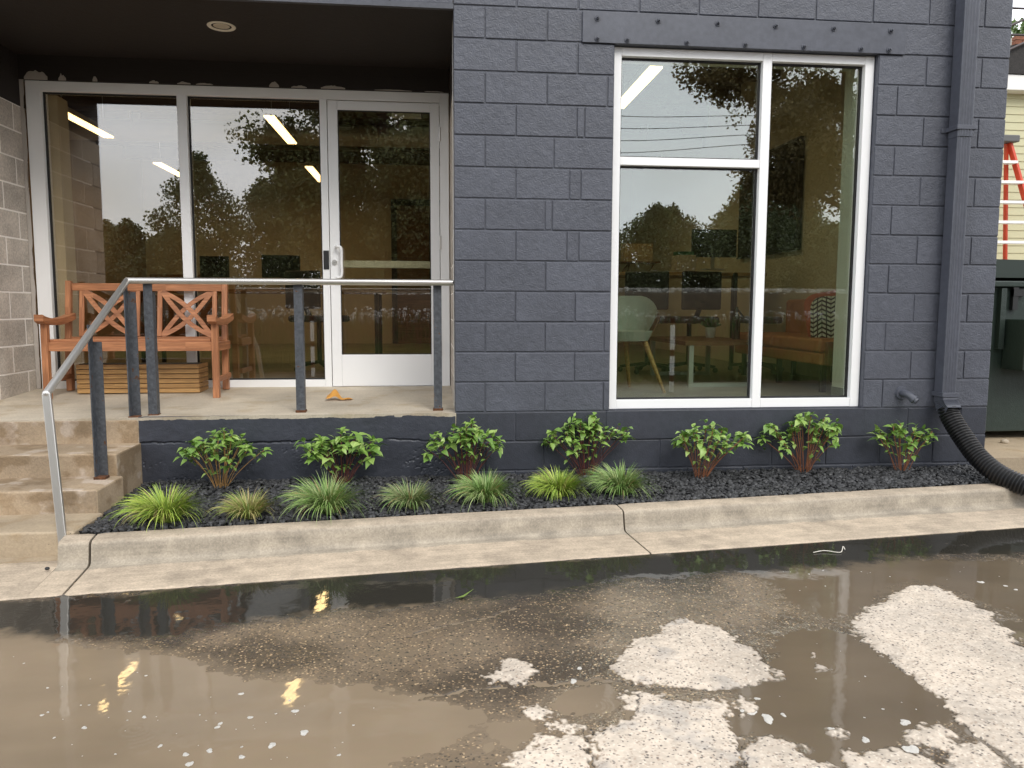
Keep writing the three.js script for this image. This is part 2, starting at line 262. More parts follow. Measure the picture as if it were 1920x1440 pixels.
  // standing rain water
  const ripple = tex(512, 1.4, (u, v) => {
    let h = 0.5 + 0.3 * (fbm(u * 12, v * 12, 4, 261, 12) - 0.5);
    for (const [a, b, f, am] of [[0.2, 0.35, 420, 0.05], [0.62, 0.7, 360, 0.04], [0.8, 0.2, 500, 0.04], [0.42, 0.85, 380, 0.045]]) { const d = Math.hypot(u - a, v - b); h += am * Math.sin(d * f) * Math.exp(-d * 26); }
    return h;
  }, false);
  const SW = 1024, SH = 512, sd = new Uint8Array(SW * SH * 4);
  for (let j = 0; j < SH; j++) for (let i = 0; i < SW; i++) { const x = lerp(AX0, AX1, i / SW), z = lerp(AZ0, AZ1, j / SH), f = surf(x, z), e = sst(-0.1, 0.05, f.gut + 0.08 * (fbm(x * 4, z * 9, 4, 277) - 0.5)), k = 0.8 + 0.45 * (fbm(x * 1.6, z * 3.4, 5, 271) - 0.5), t = lerp(1, 0.6, sst(0.2, 0.9, x)), a = [0.285 * k * t, 0.218 * k * t, 0.145 * k * t], b = [0.028, 0.026, 0.02], q = (j * SW + i) * 4; for (let n = 0; n < 3; n++) sd[q + n] = s8(lerp(a[n], b[n], e)); sd[q + 3] = 255; }
  const silt = mk(sd, true, SW, SH);
  const wg = new THREE.PlaneGeometry(AX1 - AX0, AZ1 - AZ0).rotateX(-Math.PI / 2).translate((AX0 + AX1) / 2, yW, (AZ0 + AZ1) / 2); { const u = wg.attributes.uv, p = wg.attributes.position; for (let i = 0; i < 4; i++) u.setXY(i, (p.getX(i) - AX0) / (AX1 - AX0), (p.getZ(i) - AZ0) / (AZ1 - AZ0)); } ripple.repeat.set(5, 2.5);
  struct('puddle_water', wg, phys([1, 1, 1], 0.04, { ior: 1.34, map: silt, bumpMap: ripple, bumpScale: 0.003 }));
}
{ // foam on the puddles
  const FOAM = [[1.325, 2.992, 0.031, 0.025], [1.145, 3.074, 0.019, 0.025], [1.252, 3.138, 0.038, 0.050], [0.962, 2.911, 0.013, 0.017], [0.367, 2.541, 0.029, 0.033], [0.332, 2.626, 0.019, 0.025], [0.864, 2.875, 0.038, 0.050], [0.903, 2.928, 0.029, 0.042], [-0.549, 2.867, 0.023, 0.021], [-0.633, 2.928, 0.019, 0.021], [-0.599, 2.736, 0.017, 0.017], [-1.230, 2.773, 0.013, 0.013], [-0.809, 2.939, 0.015, 0.017], [-0.847, 3.002, 0.015, 0.021], [-0.873, 2.952, 0.013, 0.017], [-0.734, 2.762, 0.013, 0.013], [-0.708, 2.981, 0.013, 0.017], [-0.799, 2.605, 0.013, 0.013], [-0.818, 2.789, 0.010, 0.013], [-0.821, 2.810, 0.013, 0.013], [-0.962, 2.899, 0.010, 0.013], [-1.069, 2.726, 0.010, 0.013], [2.449, 1.850, 0.021, 0.021], [2.527, 1.907, 0.013, 0.013], [2.540, 1.957, 0.013, 0.013], [0.921, 2.805, 0.015, 0.013], [1.074, 3.008, 0.017, 0.021]];
  const list = FOAM.map((f) => [f[0], f[1], f[2] * 0.62, f[3] * 0.62]);
  for (let i = 0; i < 420 && list.length < 150; i++) { const x = rr(-1.9, 2.6), z = rr(1.6, 3.3); if (field(fields.pool, x, z) > 0.06 && field(fields.dry, x, z) < -0.04) { const r = 0.0016 + 0.004 * Math.pow(rng(), 3); list.push([x, z, r, r * rr(0.8, 1.3)]); } }
  const gs = list.map(([x, z, a, b]) => { const g = new THREE.SphereGeometry(1, 14, 6, 0, 6.2832, 0, Math.PI / 2), p = g.attributes.position, k = rr(0, 9); for (let i = 0; i < p.count; i++) { const t = Math.atan2(p.getZ(i), p.getX(i)), q = 1 + 0.22 * Math.sin(2 * t + k) + 0.14 * Math.sin(3 * t + k * 2) + 0.08 * Math.sin(5 * t + k * 3); p.setXYZ(i, p.getX(i) * q * a, p.getY(i) * Math.min(0.0035, a * 0.4), p.getZ(i) * q * b); } g.computeVertexNormals(); g.translate(x, yW, z); return g; });
  const f = part('foam_bubbles', gs, mat([0.72, 0.69, 0.63], 0.6, { bumpMap: T.grain, bumpScale: 0.003 }), scene); f.userData.kind = 'stuff'; tag(f, 'pale foam bubbles floating on the muddy puddles', 'foam');
}
// fallen green leaf, twig and wire on the wet tarmac are added with the small things below

// ------------------------------------------------------------------ kerb and concrete
const KD = V(1, 0, -0.118).normalize(), KN = V(0.118, 0, 1).normalize(), K0 = V(0, 0, 0.877);
const kerbTex = (() => {                              // along the kerb x across its profile: grey cast face darkened partly for its shade, tan silt on the gutter pan
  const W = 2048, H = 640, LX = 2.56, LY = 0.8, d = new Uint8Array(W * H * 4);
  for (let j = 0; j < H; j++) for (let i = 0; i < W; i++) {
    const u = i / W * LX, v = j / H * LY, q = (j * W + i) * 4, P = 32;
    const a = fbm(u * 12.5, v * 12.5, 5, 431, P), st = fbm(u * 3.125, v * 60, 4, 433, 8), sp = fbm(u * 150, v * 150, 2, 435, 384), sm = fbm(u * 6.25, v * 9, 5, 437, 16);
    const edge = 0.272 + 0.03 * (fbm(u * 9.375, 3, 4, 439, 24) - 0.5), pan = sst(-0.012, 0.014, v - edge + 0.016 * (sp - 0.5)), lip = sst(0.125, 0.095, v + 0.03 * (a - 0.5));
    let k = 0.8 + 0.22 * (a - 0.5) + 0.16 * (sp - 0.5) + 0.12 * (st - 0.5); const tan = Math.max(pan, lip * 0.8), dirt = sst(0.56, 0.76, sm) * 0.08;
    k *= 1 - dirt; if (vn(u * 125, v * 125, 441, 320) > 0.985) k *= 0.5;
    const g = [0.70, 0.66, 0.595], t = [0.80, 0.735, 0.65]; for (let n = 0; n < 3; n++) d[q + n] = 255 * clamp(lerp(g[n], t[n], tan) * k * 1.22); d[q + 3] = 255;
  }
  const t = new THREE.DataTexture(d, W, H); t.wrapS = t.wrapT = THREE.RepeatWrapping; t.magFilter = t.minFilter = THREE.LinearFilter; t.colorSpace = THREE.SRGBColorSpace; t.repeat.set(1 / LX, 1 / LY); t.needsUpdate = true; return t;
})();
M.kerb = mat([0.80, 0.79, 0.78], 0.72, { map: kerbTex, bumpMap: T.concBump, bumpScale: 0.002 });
function kerbSeg(t0, t1, withKerb = true, edge0 = 1, edge1 = 1) {
  const top = -0.455, prof = withKerb ? [[0, -0.8], [0, top - 0.006], [0.006, top], [0.06, top - 0.003], [0.098, top - 0.006], [0.112, top - 0.012], [0.12, top - 0.024], [0.125, top - 0.05], [0.132, top - 0.088], [0.138, top - 0.108], [0.148, top - 0.117], [0.168, top - 0.1215], [0.3, -0.580], [0.515, -0.5845], [0.527, -0.589], [0.53, -0.6], [0.53, -0.8]]
    : [[-0.05, -0.8], [-0.05, -0.571], [0.1, -0.573], [0.3, -0.579], [0.515, -0.5845], [0.527, -0.589], [0.53, -0.6], [0.53, -0.8]];
  const n = Math.max(2, Math.ceil((t1 - t0) / 0.04)), pos = [], idx = [], L = prof.length;
  for (let i = 0; i <= n; i++) { const t = lerp(t0, t1, i / n), e = Math.min(1, edge0 ? i : 1, edge1 ? n - i : 1); prof.forEach(([d, y], k) => { const w = (k > 1 && k < L - 2) ? 1 : 0, b = K0.clone().addScaledVector(KD, t).addScaledVector(KN, d + w * 0.004 * (fbm(t * 3, d * 4, 3, 401) - 0.5)); pos.push(b.x, y + w * (0.004 * (fbm(t * 2.4 + 7, d * 9, 3, 403) - 0.5) - (1 - e) * 0.004), b.z); }); }
  for (let i = 0; i < n; i++) for (let k = 0; k < L - 1; k++) { const a = i * L + k, b = a + 1, c = a + L, d = c + 1; idx.push(a, c, b, b, c, d); }
  const g = new THREE.BufferGeometry(); g.setAttribute('position', new THREE.Float32BufferAttribute(pos, 3)); g.setIndex(idx); g.computeVertexNormals();
  const caps = [0, n].map((i) => { const s = THREE.ShapeUtils.triangulateShape(prof.map(([a, b]) => new THREE.Vector2(a, b)), []), ps = []; for (const f of s) for (const k of (i ? f : [...f].reverse())) { const o = (i * L + k) * 3; ps.push(pos[o], pos[o + 1], pos[o + 2]); } const c = new THREE.BufferGeometry(); c.setAttribute('position', new THREE.Float32BufferAttribute(ps, 3)); c.computeVertexNormals(); return c; });
  g.setAttribute('uv', new THREE.Float32BufferAttribute(new Float32Array(pos.length / 3 * 2), 2)); caps.forEach((c) => c.setAttribute('uv', new THREE.Float32BufferAttribute(new Float32Array(c.attributes.position.count * 2), 2)));
  const arc = [0]; prof.forEach(([d, y], k) => { if (k) arc.push(arc[k - 1] + Math.hypot(d - prof[k - 1][0], y - prof[k - 1][1])); }); const a0 = withKerb ? arc[2] : arc[1] - 0.21;
  { const U = g.attributes.uv; for (let i = 0; i <= n; i++) prof.forEach((_, k) => U.setXY(i * L + k, lerp(t0, t1, i / n), clamp(arc[k] - a0, 0.002, 0.798))); caps.forEach((c) => { for (let i = 0; i < c.attributes.position.count; i++) c.attributes.uv.setXY(i, c.attributes.position.getZ(i), 0.2); }); }
  const out = merge([g, ...caps]);
  return out;
}
{
  const k = new THREE.Group(); k.name = 'kerb'; k.userData.kind = 'structure'; scene.add(k);
  const s = 1 / KD.x;
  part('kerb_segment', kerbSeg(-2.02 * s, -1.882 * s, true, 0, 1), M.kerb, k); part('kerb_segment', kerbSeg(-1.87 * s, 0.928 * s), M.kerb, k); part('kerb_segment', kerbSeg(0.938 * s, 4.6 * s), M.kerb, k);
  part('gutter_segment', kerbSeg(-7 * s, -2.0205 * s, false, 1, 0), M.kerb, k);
}
struct('walkway', sheet([[-7, 0.9], [-2.02, 0.9], [-2.02, 1.16], [-7, 1.75]], -0.5685, 0.2), M.conc);
struct('side_apron', sheet([[4.0, -0.42], [14, -0.42], [14, -4.9], [4.0, -4.9]], -0.47, 0.25), M.conc);
struct('side_gutter', sheet([[3.86, 0.12], [6, 0.02], [6, 0.36], [3.86, 0.46]], -0.52, 0.2), M.conc);

// porch slab, gently falling to the front
{
  const y0 = -0.004, y1 = 0.05, g = new THREE.BoxGeometry(3.3, 0.2, 1.31, 60, 1, 24); g.translate(-1.645, -0.1, -0.65); const p = g.attributes.position;
  for (let i = 0; i < p.count; i++) if (p.getY(i) > -0.1) { const t = clamp(-p.getZ(i) / 1.3); p.setY(i, lerp(y0, y1, t) - 0.016 * sst(-1.2, -3, p.getX(i)) * (1 - t) + 0.004 * (fbm(p.getX(i) * 4, p.getZ(i) * 4, 3, 411) - 0.5)); } else { p.setY(i, -0.3); p.setZ(i, Math.min(p.getZ(i), -0.03)); }
  g.computeVertexNormals(); struct('porch_slab', wuv(g), M.slab);
}
const fy = (z) => lerp(-0.004, 0.05, clamp(-z / 1.3));
{
  const st = thing('concrete_steps', 'stained concrete steps climbing to the recessed entrance', 'steps', [0, 0, 0]);
  const S = [[-2.043, 0.0, 0.39, -0.175], [-2.012, 0.4, 0.755, -0.309], [-1.985, 0.765, 1.108, -0.439]];
  // each step reaches back under the one above
  for (const [xr, z0, z1, y] of S) {
    const g = bx(-4.2, xr, -0.8, y, z0 - 0.02, z1, 0.014, 2), p = g.attributes.position;
    for (let i = 0; i < p.count; i++) { const n = fbm(p.getX(i) * 5, p.getZ(i) * 5 + y, 3, 421) - 0.5; if (p.getY(i) > y - 0.03) p.setY(i, p.getY(i) + 0.006 * n); }
    part('step', wuv(g, y * 7, y * 3), y < -0.4 ? M.conc : M.step, st);
  }
  part('step', wuv(bx(-4.2, -2.052, -0.4, -0.024, -0.2, 0.008, 0.012, 2), 2.1, 0.7), M.step, st);
}

// ------------------------------------------------------------------ the building
const bld = thing('block_building', 'blue grey painted block building with a recessed glass entrance and tall window', 'building');
const WX0 = 1.06, WX1 = 2.9, WY1 = 2.4385, WR = 19 * m8;      // window opening, right corner
{ // front wall, block by block
  const J = 0.0095, pieces = [];
  for (let r = -4; r < 18; r++) {
    const y0 = r * m8, y1 = y0 + m8, left = r >= 13 ? -38 : 0, odd = ((r % 2) + 2) % 2, cuts = [left];
    for (let k = left + 1; k < 19; k++) if (((k % 2) + 2) % 2 === 1 - odd) cuts.push(k);
    cuts.push(19);
    const own = { 9: [0, 2, 4, 4.25], 8: [0, 1, 3, 3.25], 7: [0, 2, 3.77, 4.15], 6: [0, 1, 2.97, 3.2], 5: [0, 2, 3.7, 4.1] }[r]; if (own) cuts.splice(0, cuts.findIndex((k) => k > 5), ...own);   // narrow cut blocks beside the window
    for (let i = 0; i + 1 < cuts.length; i++) {
      let a = cuts[i] * m8, b = cuts[i + 1] * m8; if (b < -4.5) continue;
      const list = [];
      if (r >= 0 && r < 12 && b > WX0 && a < WX1) { if (a < WX0) list.push([a, WX0]); if (b > WX1) list.push([WX1, b]); } else list.push([a, b]);
      for (let [p, q] of list) {
        if (q - p > 0.03) pieces.push([r, p, q]);
      }
    }
  }
  const merged = [];                                            // slivers join their neighbour
  for (const pc of pieces) { const l = merged[merged.length - 1]; if (l && l[0] === pc[0] && Math.abs(l[2] - pc[1]) < 1e-6 && (pc[2] - pc[1] < 0.07 && hash(pc[0], 1, 2) < 0.4)) l[2] = pc[2]; else merged.push(pc); }
  merged.forEach(([r, a, b], i) => {
    const e = hash(i, 1, 7) * 0.003, s = J * (0.7 + 0.5 * hash(i, 2, 7)) / 2, sv = J * 0.35;
    const fill = hash(i, 5, 7) > 0.45 ? sv : s;
    const g = bx(a + (a === 0 ? 0 : fill), b - (b > WR - 0.01 ? 0 : fill), r * m8 + s, (r + 1) * m8 - s, -0.06, -0.0035 + e, 0.0055, 1);
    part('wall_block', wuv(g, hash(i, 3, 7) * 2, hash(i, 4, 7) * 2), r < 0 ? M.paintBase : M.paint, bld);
  });
  const core = [bx(0, WX0, -0.9, WY1, -0.2, -0.0095), bx(WX1, WR - 0.003, -0.9, WY1, -0.2, -0.0095), bx(WX0, WX1, -0.9, -0.001, -0.2, -0.0095), bx(-7, WR - 0.003, WY1, 3.8, -0.2, -0.0095)];
  core[3] = bx(0, WR - 0.003, WY1, 3.8, -0.2, -0.0095); core.push(bx(-7, 0, 2.635, 3.8, -0.2, -0.0095), bx(-7, -3.5, -0.9, 2.635, -0.2, -0.0095));
  part('wall_joints', core.map((g) => wuv(g)), M.paint, bld);
  // smooth painted sill course under the window
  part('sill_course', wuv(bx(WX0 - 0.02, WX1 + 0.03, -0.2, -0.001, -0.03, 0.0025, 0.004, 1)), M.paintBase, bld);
}
{ // painted low wall below the porch: cracked, pitted face
  const w = 2.05, h = 0.62, g = new THREE.PlaneGeometry(w, h, 410, 124); g.translate(-w / 2, -0.004 - h / 2, 0); const p = g.attributes.position;
  for (let i = 0; i < p.count; i++) {
    const x = p.getX(i), y = p.getY(i); let z = 0.004 * (fbm(x * 3, y * 6, 4, 501) - 0.5) + 0.0022 * (fbm(x * 25, y * 40, 3, 503) - 0.5);
    const cy = -0.185 + 0.03 * (fbm(x * 6, 1, 4, 505) - 0.5) + 0.012 * (fbm(x * 30, 2, 3, 507) - 0.5), on = sst(0.38, 0.5, fbm(x * 3.2, 4, 3, 509));
    z -= 0.013 * sst(0.0075, 0.001, Math.abs(y - cy)) * on; if (y < cy) z -= 0.0035;
    const pit = fbm(x * 75, y * 95, 2, 511), zone = sst(-0.17, -0.26, y) * sst(0.42, 0.62, fbm(x * 5, y * 9, 3, 513)); z -= 0.006 * sst(0.66, 0.78, pit) * zone;
    z -= 0.008 * sst(0.6, 0.7, fbm(x * 16, 3, 3, 515)) * sst(-0.03, -0.012, y);
    p.setZ(i, z + 0.003);
  }
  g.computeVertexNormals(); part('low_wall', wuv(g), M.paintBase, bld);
  part('low_wall_core', wuv(bx(-2.05, -0.001, -0.9, -0.31, -0.2, -0.012)), M.paintBase, bld);
}
// side walls of the recess, block by block
function sideWall(x, dir, rows, z0, z1, shift, painted) {     // faces dir; painted gives the first dark-coloured course
  const J = 0.0105, face = (a, b, m) => 0;
  for (let r = 0; r < rows; r++) {
    const cuts = [z1]; for (let k = 0; ; k++) { const z = z1 - ((r % 2 ? 0.5 : 1) + k) * 2 * m8 + shift; if (z < z0 + 0.03) break; if (z < z1 - 0.03) cuts.push(z); } cuts.push(z0);
    for (let i = 0; i + 1 < cuts.length; i++) {
      const a = cuts[i + 1] + (i + 2 === cuts.length ? 0 : J / 2), b = cuts[i] - (i ? J / 2 : 0), e = 0.0025 * hash(r, i, 41), ix = x - dir * 0.06, ox = x + dir * (e * 0.6 - 0.0025);
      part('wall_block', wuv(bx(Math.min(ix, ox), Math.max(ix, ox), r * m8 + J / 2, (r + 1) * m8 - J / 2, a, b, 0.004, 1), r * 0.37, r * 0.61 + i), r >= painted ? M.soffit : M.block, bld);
    }
  }
  part('wall_joints', wuv(bx(Math.min(x - dir * 0.2, x - dir * 0.004), Math.max(x - dir * 0.2, x - dir * 0.004), -0.3, painted * m8, z0, z1 - 0.002)), M.mortar, bld);
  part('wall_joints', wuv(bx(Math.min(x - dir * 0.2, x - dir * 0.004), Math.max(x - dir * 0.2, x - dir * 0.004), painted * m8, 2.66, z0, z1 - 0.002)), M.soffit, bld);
}
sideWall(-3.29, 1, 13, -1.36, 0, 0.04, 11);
sideWall(0, -1, 13, -1.36, -0.065, 0.1, 11);  // top courses of this return coloured dark for the shade under the soffit
part('wall_end', wuv(bx(-3.5, -3.2935, -0.9, 2.63, -0.2, -0.003)), M.paint, bld);
// soffit and the dark wall over the entrance
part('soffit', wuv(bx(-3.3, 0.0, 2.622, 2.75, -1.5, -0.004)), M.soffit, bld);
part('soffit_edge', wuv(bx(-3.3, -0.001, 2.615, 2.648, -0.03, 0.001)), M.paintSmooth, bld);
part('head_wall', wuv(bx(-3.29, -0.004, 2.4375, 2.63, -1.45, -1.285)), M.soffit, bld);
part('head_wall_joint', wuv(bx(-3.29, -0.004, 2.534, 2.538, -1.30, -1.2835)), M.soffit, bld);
{ // bare patches where paint has come off along the frame
  const P = [[-3.25, 0.17, 0.075], [-3.0, 0.055, 0.05], [-2.75, 0.035, 0.04], [-2.33, 0.07, 0.024], [-2.12, 0.1, 0.02], [-1.98, 0.13, 0.014], [-1.42, 0.075, 0.042], [-1.25, 0.12, 0.018], [-1.02, 0.19, 0.03], [-0.6, 0.3, 0.01], [-0.2, 0.15, 0.008]];
  for (const [x, w, h] of P) {
    const pts = [[x, 2.4376]]; for (let i = 0; i <= 14; i++) { const t = i / 14; pts.push([x + w * t, 2.4378 + h * Math.pow(Math.sin(Math.PI * clamp(t * 0.9 + 0.05)), 0.6) * (0.55 + 0.7 * fbm(t * 6, x * 9, 3, 521))]); } pts.push([x + w, 2.4376]);
    const g = extrude(pts, 0.002); g.translate(0, 0, -1.285); part('bare_patch', wuv(g), M.plaster, bld);
  }
  const ragged = []; for (let i = 0; i <= 60; i++) ragged.push([-3.2895 + 0.018 + 0.02 * fbm(i * 0.35, 2, 3, 523), 2.46 - i * 0.0401]); ragged.push([-3.2895, 0.05], [-3.2895, 2.46]);
  const g = extrude(ragged, 0.003); g.translate(0, 0, -1.289); part('caulk_strip', wuv(g), M.plaster, bld);
}
{ // recessed can light in the soffit, switched off
  const l = thing('recessed_downlight', 'round recessed downlight in the dark porch ceiling', 'downlight', [-1.575, 2.622, -0.505]);
  const pts = [[0.062, 0.05], [0.066, 0.0], [0.07, -0.004], [0.09, -0.006], [0.094, -0.002], [0.094, 0.002]].map(([a, b]) => new THREE.Vector2(a, b));
  part('trim_ring', new THREE.LatheGeometry(pts, 40), mat([0.8, 0.74, 0.62], 0.5), l);
  part('lens', new THREE.SphereGeometry(0.064, 24, 8, 0, 6.2832, Math.PI / 2, Math.PI / 2).scale(1, 0.12, 1).translate(0, 0.004, 0), mat([0.6, 0.53, 0.42], 0.4), l);
}
{ // riveted lintel plate
  const pl = part('lintel_plate', wuv(bx(0.84, 3.08, 2.436, 2.634, -0.004, 0.0125, 0.003, 1)), M.metalPaint, bld);
  const B = [[0.938, 2.59], [1.347, 2.59], [1.751, 2.589], [2.153, 2.588], [2.561, 2.588], [2.969, 2.588], [0.94, 2.462], [1.14, 2.461], [1.544, 2.46], [1.947, 2.46], [2.356, 2.461], [2.761, 2.462], [2.962, 2.462]];
  const w = new THREE.CylinderGeometry(0.02, 0.021, 0.005, 18).rotateX(Math.PI / 2).translate(0, 0, 0.0145), h = new THREE.CylinderGeometry(0.0125, 0.0125, 0.014, 6).rotateX(Math.PI / 2).translate(0, 0, 0.023), s = new THREE.CylinderGeometry(0.006, 0.007, 0.012, 10).rotateX(Math.PI / 2).translate(0, 0, 0.035), bolt = merge([w, h, s]);
  B.forEach(([x, y], i) => { const b = part('bolt', bolt, M.metalPaint, pl); b.position.set(x, y, 0); b.rotation.z = i * 1.3; });
}
// tall window
{
  const w = new THREE.Group(); w.name = 'window'; bld.add(w); const F = M.alu, z0 = -0.14, z1 = -0.045;
  const fr = (x0, x1, y0, y1, zf = z1) => part('frame_bar', wuv(bx(x0, x1, y0, y1, z0, zf, 0.003, 1)), F, w);
  fr(1.064, 1.118, 0.006, 2.4345); fr(2.83, 2.895, 0.006, 2.4345);                       // jambs
  fr(1.1185, 2.098, 2.378, 2.4335, z1 - 0.002); fr(2.1625, 2.8295, 2.378, 2.4335, z1 - 0.002);
  fr(1.1185, 2.098, 0.007, 0.068, z1 - 0.002); fr(2.1625, 2.8295, 0.007, 0.068, z1 - 0.002);
  fr(2.0985, 2.162, 0.0065, 2.434, z1 - 0.001); fr(1.1185, 2.098, 1.668, 1.722, z1 - 0.002);
  const pane = (x0, x1, y0, y1) => {
    const q = 0.012; part('gasket', [bx(x0, x0 + q, y0, y1, -0.11, -0.085), bx(x1 - q, x1, y0, y1, -0.11, -0.085), bx(x0 + q, x1 - q, y0, y0 + q, -0.11, -0.085), bx(x0 + q, x1 - q, y1 - q, y1, -0.11, -0.085)], M.gasket, w);
    part('glass_pane', new THREE.PlaneGeometry(x1 - x0 - 0.004, y1 - y0 - 0.004).translate((x0 + x1) / 2, (y0 + y1) / 2, -0.095), glassWindow, w);
    part('glass_pane', new THREE.PlaneGeometry(x1 - x0 - 0.004, y1 - y0 - 0.004).translate((x0 + x1) / 2, (y0 + y1) / 2, -0.107), glassInner, w);
  };
  pane(1.118, 2.0985, 1.722, 2.378); pane(1.118, 2.0985, 0.068, 1.668); pane(2.162, 2.83, 0.068, 2.378);
  part('caulk', [bx(1.05, 2.91, -0.001, 0.0065, -0.09, -0.0405), bx(2.8955, 2.905, 0.006, 2.436, -0.1, -0.05), bx(1.055, 1.0635, 0.006, 2.436, -0.1, -0.05)], M.paintSmooth, w);
  // plastered reveal on the room side
  part('reveal', [bx(2.86, 2.93, 0.12, 2.45, -0.36, -0.141), bx(1.03, 1.09, 0.03, 2.45, -0.36, -0.141), bx(1.03, 2.93, 2.425, 2.5, -0.36, -0.141)], M.whiteWall, w);
  part('reveal_base', bx(2.855, 2.93, 0.02, 0.119, -0.362, -0.141), mat([0.22, 0.23, 0.22], 0.6), w);
}
// entrance glazing and door
{
  const s = new THREE.Group(); s.name = 'entrance_glazing'; bld.add(s); const F = M.alu, z1 = -1.3, z0 = -1.42;
  const fr = (x0, x1, y0, y1, zf = z1) => part('frame_bar', wuv(bx(x0, x1, y0, y1, z0, zf, 0.003, 1)), F, s);
  fr(-3.255, -3.146, 0.045, 2.4365); fr(-3.1455, -0.0805, 2.362, 2.436, z1 - 0.002); fr(-0.08, -0.006, 0.045, 2.4365);
  fr(-2.137, -2.062, 0.046, 2.3615, z1 - 0.001); fr(-1.037, -0.981, 0.046, 2.3615, z1 - 0.001);
  fr(-3.1455, -2.1375, 0.046, 0.108, z1 - 0.003); fr(-2.0615, -1.0375, 0.046, 0.108, z1 - 0.003);
  const pane = (x0, x1, y0, y1) => {
    const q = 0.011; part('gasket', [bx(x0, x0 + q, y0, y1, -1.365, -1.34), bx(x1 - q, x1, y0, y1, -1.365, -1.34), bx(x0 + q, x1 - q, y0, y0 + q, -1.365, -1.34), bx(x0 + q, x1 - q, y1 - q, y1, -1.365, -1.34)], M.gasket, s);
    part('glass_pane', new THREE.PlaneGeometry(x1 - x0 - 0.004, y1 - y0 - 0.004).translate((x0 + x1) / 2, (y0 + y1) / 2, -1.35), glassStore, s);
    part('glass_pane', new THREE.PlaneGeometry(x1 - x0 - 0.004, y1 - y0 - 0.004).translate((x0 + x1) / 2, (y0 + y1) / 2, -1.362), glassInner, s);
  };
  pane(-3.146, -2.137, 0.108, 2.362); pane(-2.062, -1.037, 0.108, 2.362);
  part('inner_casing', bx(-3.2, -3.08, 0.05, 2.36, -1.6, -1.425), M.drywall, s);
  // door
  const d = new THREE.Group(); d.name = 'door'; bld.add(d); const a = -1.306, b = -1.35, q = 0.0025;
  part('stile', wuv(bx(-0.976, -0.898, 0.052, 2.356, b, a, q, 1)), F, d); part('stile', wuv(bx(-0.158, -0.085, 0.052, 2.356, b, a, q, 1)), F, d);
  part('top_rail', wuv(bx(-0.8975, -0.1585, 2.285, 2.355, b, a - 0.001, q, 1)), F, d); part('kick_rail', wuv(bx(-0.8975, -0.1585, 0.053, 0.315, b, a - 0.001, q, 1)), F, d);
  part('door_glass', new THREE.PlaneGeometry(0.742, 1.972).translate(-0.528, 1.3, -1.325), glassStore, d);
  part('door_glass', new THREE.PlaneGeometry(0.742, 1.972).translate(-0.528, 1.3, -1.334), glassInner, d);
  part('gasket', [bx(-0.8975, -0.892, 0.316, 2.284, -1.335, -1.316), bx(-0.164, -0.1585, 0.316, 2.284, -1.335, -1.316), bx(-0.892, -0.164, 0.3155, 0.321, -1.335, -1.316), bx(-0.892, -0.164, 2.279, 2.2845, -1.335, -1.316)], M.gasket, d);
  part('pull_handle', tube([[-0.925, 1.195, -1.306], [-0.92, 1.195, -1.262], [-0.888, 1.19, -1.252], [-0.88, 1.165, -1.252], [-0.88, 1.07, -1.252], [-0.88, 0.975, -1.252], [-0.888, 0.95, -1.252], [-0.92, 0.945, -1.262], [-0.925, 0.945, -1.306]], 0.0115, 60, 12), M.alu, d);
  part('lock_cylinder', [new THREE.CylinderGeometry(0.02, 0.022, 0.012, 24).rotateX(Math.PI / 2).translate(-0.943, 1.07, -1.301), new THREE.CylinderGeometry(0.009, 0.009, 0.006, 16).rotateX(Math.PI / 2).translate(-0.943, 1.07, -1.293)], M.steel, d);
  part('push_bar', bx(-0.895, -0.159, 1.032, 1.092, -1.42, -1.385, 0.006, 1), mat([0.6, 0.66, 0.6], 0.4), d);
  part('door_closer', bx(-0.47, -0.23, 2.262, 2.29, -1.45, -1.39), mat([0.55, 0.6, 0.55], 0.5), d);
  for (const y of [2.11, 1.24, 0.36]) part('hinge', [cyl([-0.0805, y - 0.055, -1.298], [-0.0805, y + 0.055, -1.298], 0.008, 0.008, 10), bx(-0.086, -0.075, y - 0.055, y + 0.055, -1.305, -1.3)], M.steel, d);
  part('strike_plate', bx(-1.03, -0.985, 1.012, 1.165, -1.302, -1.296, 0.002, 1), M.black, s);
  part('threshold', wuv(bx(-0.98, -0.081, 0.035, 0.05, -1.43, -1.29, 0.004, 1)), M.steel, d);
}
{ // spigot-like pipe stub on the wall
  const p = thing('wall_pipe_stub', 'short dark painted pipe elbow sticking out of the wall beside the window', 'pipe', [3.19, 0.105, 0]);
  part('flange', new THREE.CylinderGeometry(0.044, 0.05, 0.02, 24).rotateX(Math.PI / 2).translate(0, 0, 0.004), M.metalPaint, p);
  part('elbow', tube([[0, 0, 0.0], [0, 0.002, 0.035], [0.012, -0.008, 0.07], [0.03, -0.03, 0.095]], 0.026, 20, 14), M.metalPaint, p);
  part('spout_collar', [cyl([0.027, -0.026, 0.09], [0.037, -0.039, 0.104], 0.031, 0.031, 18), cyl([0.037, -0.039, 0.104], [0.045, -0.049, 0.115], 0.024, 0.022, 18)], M.metalPaint, p);
}
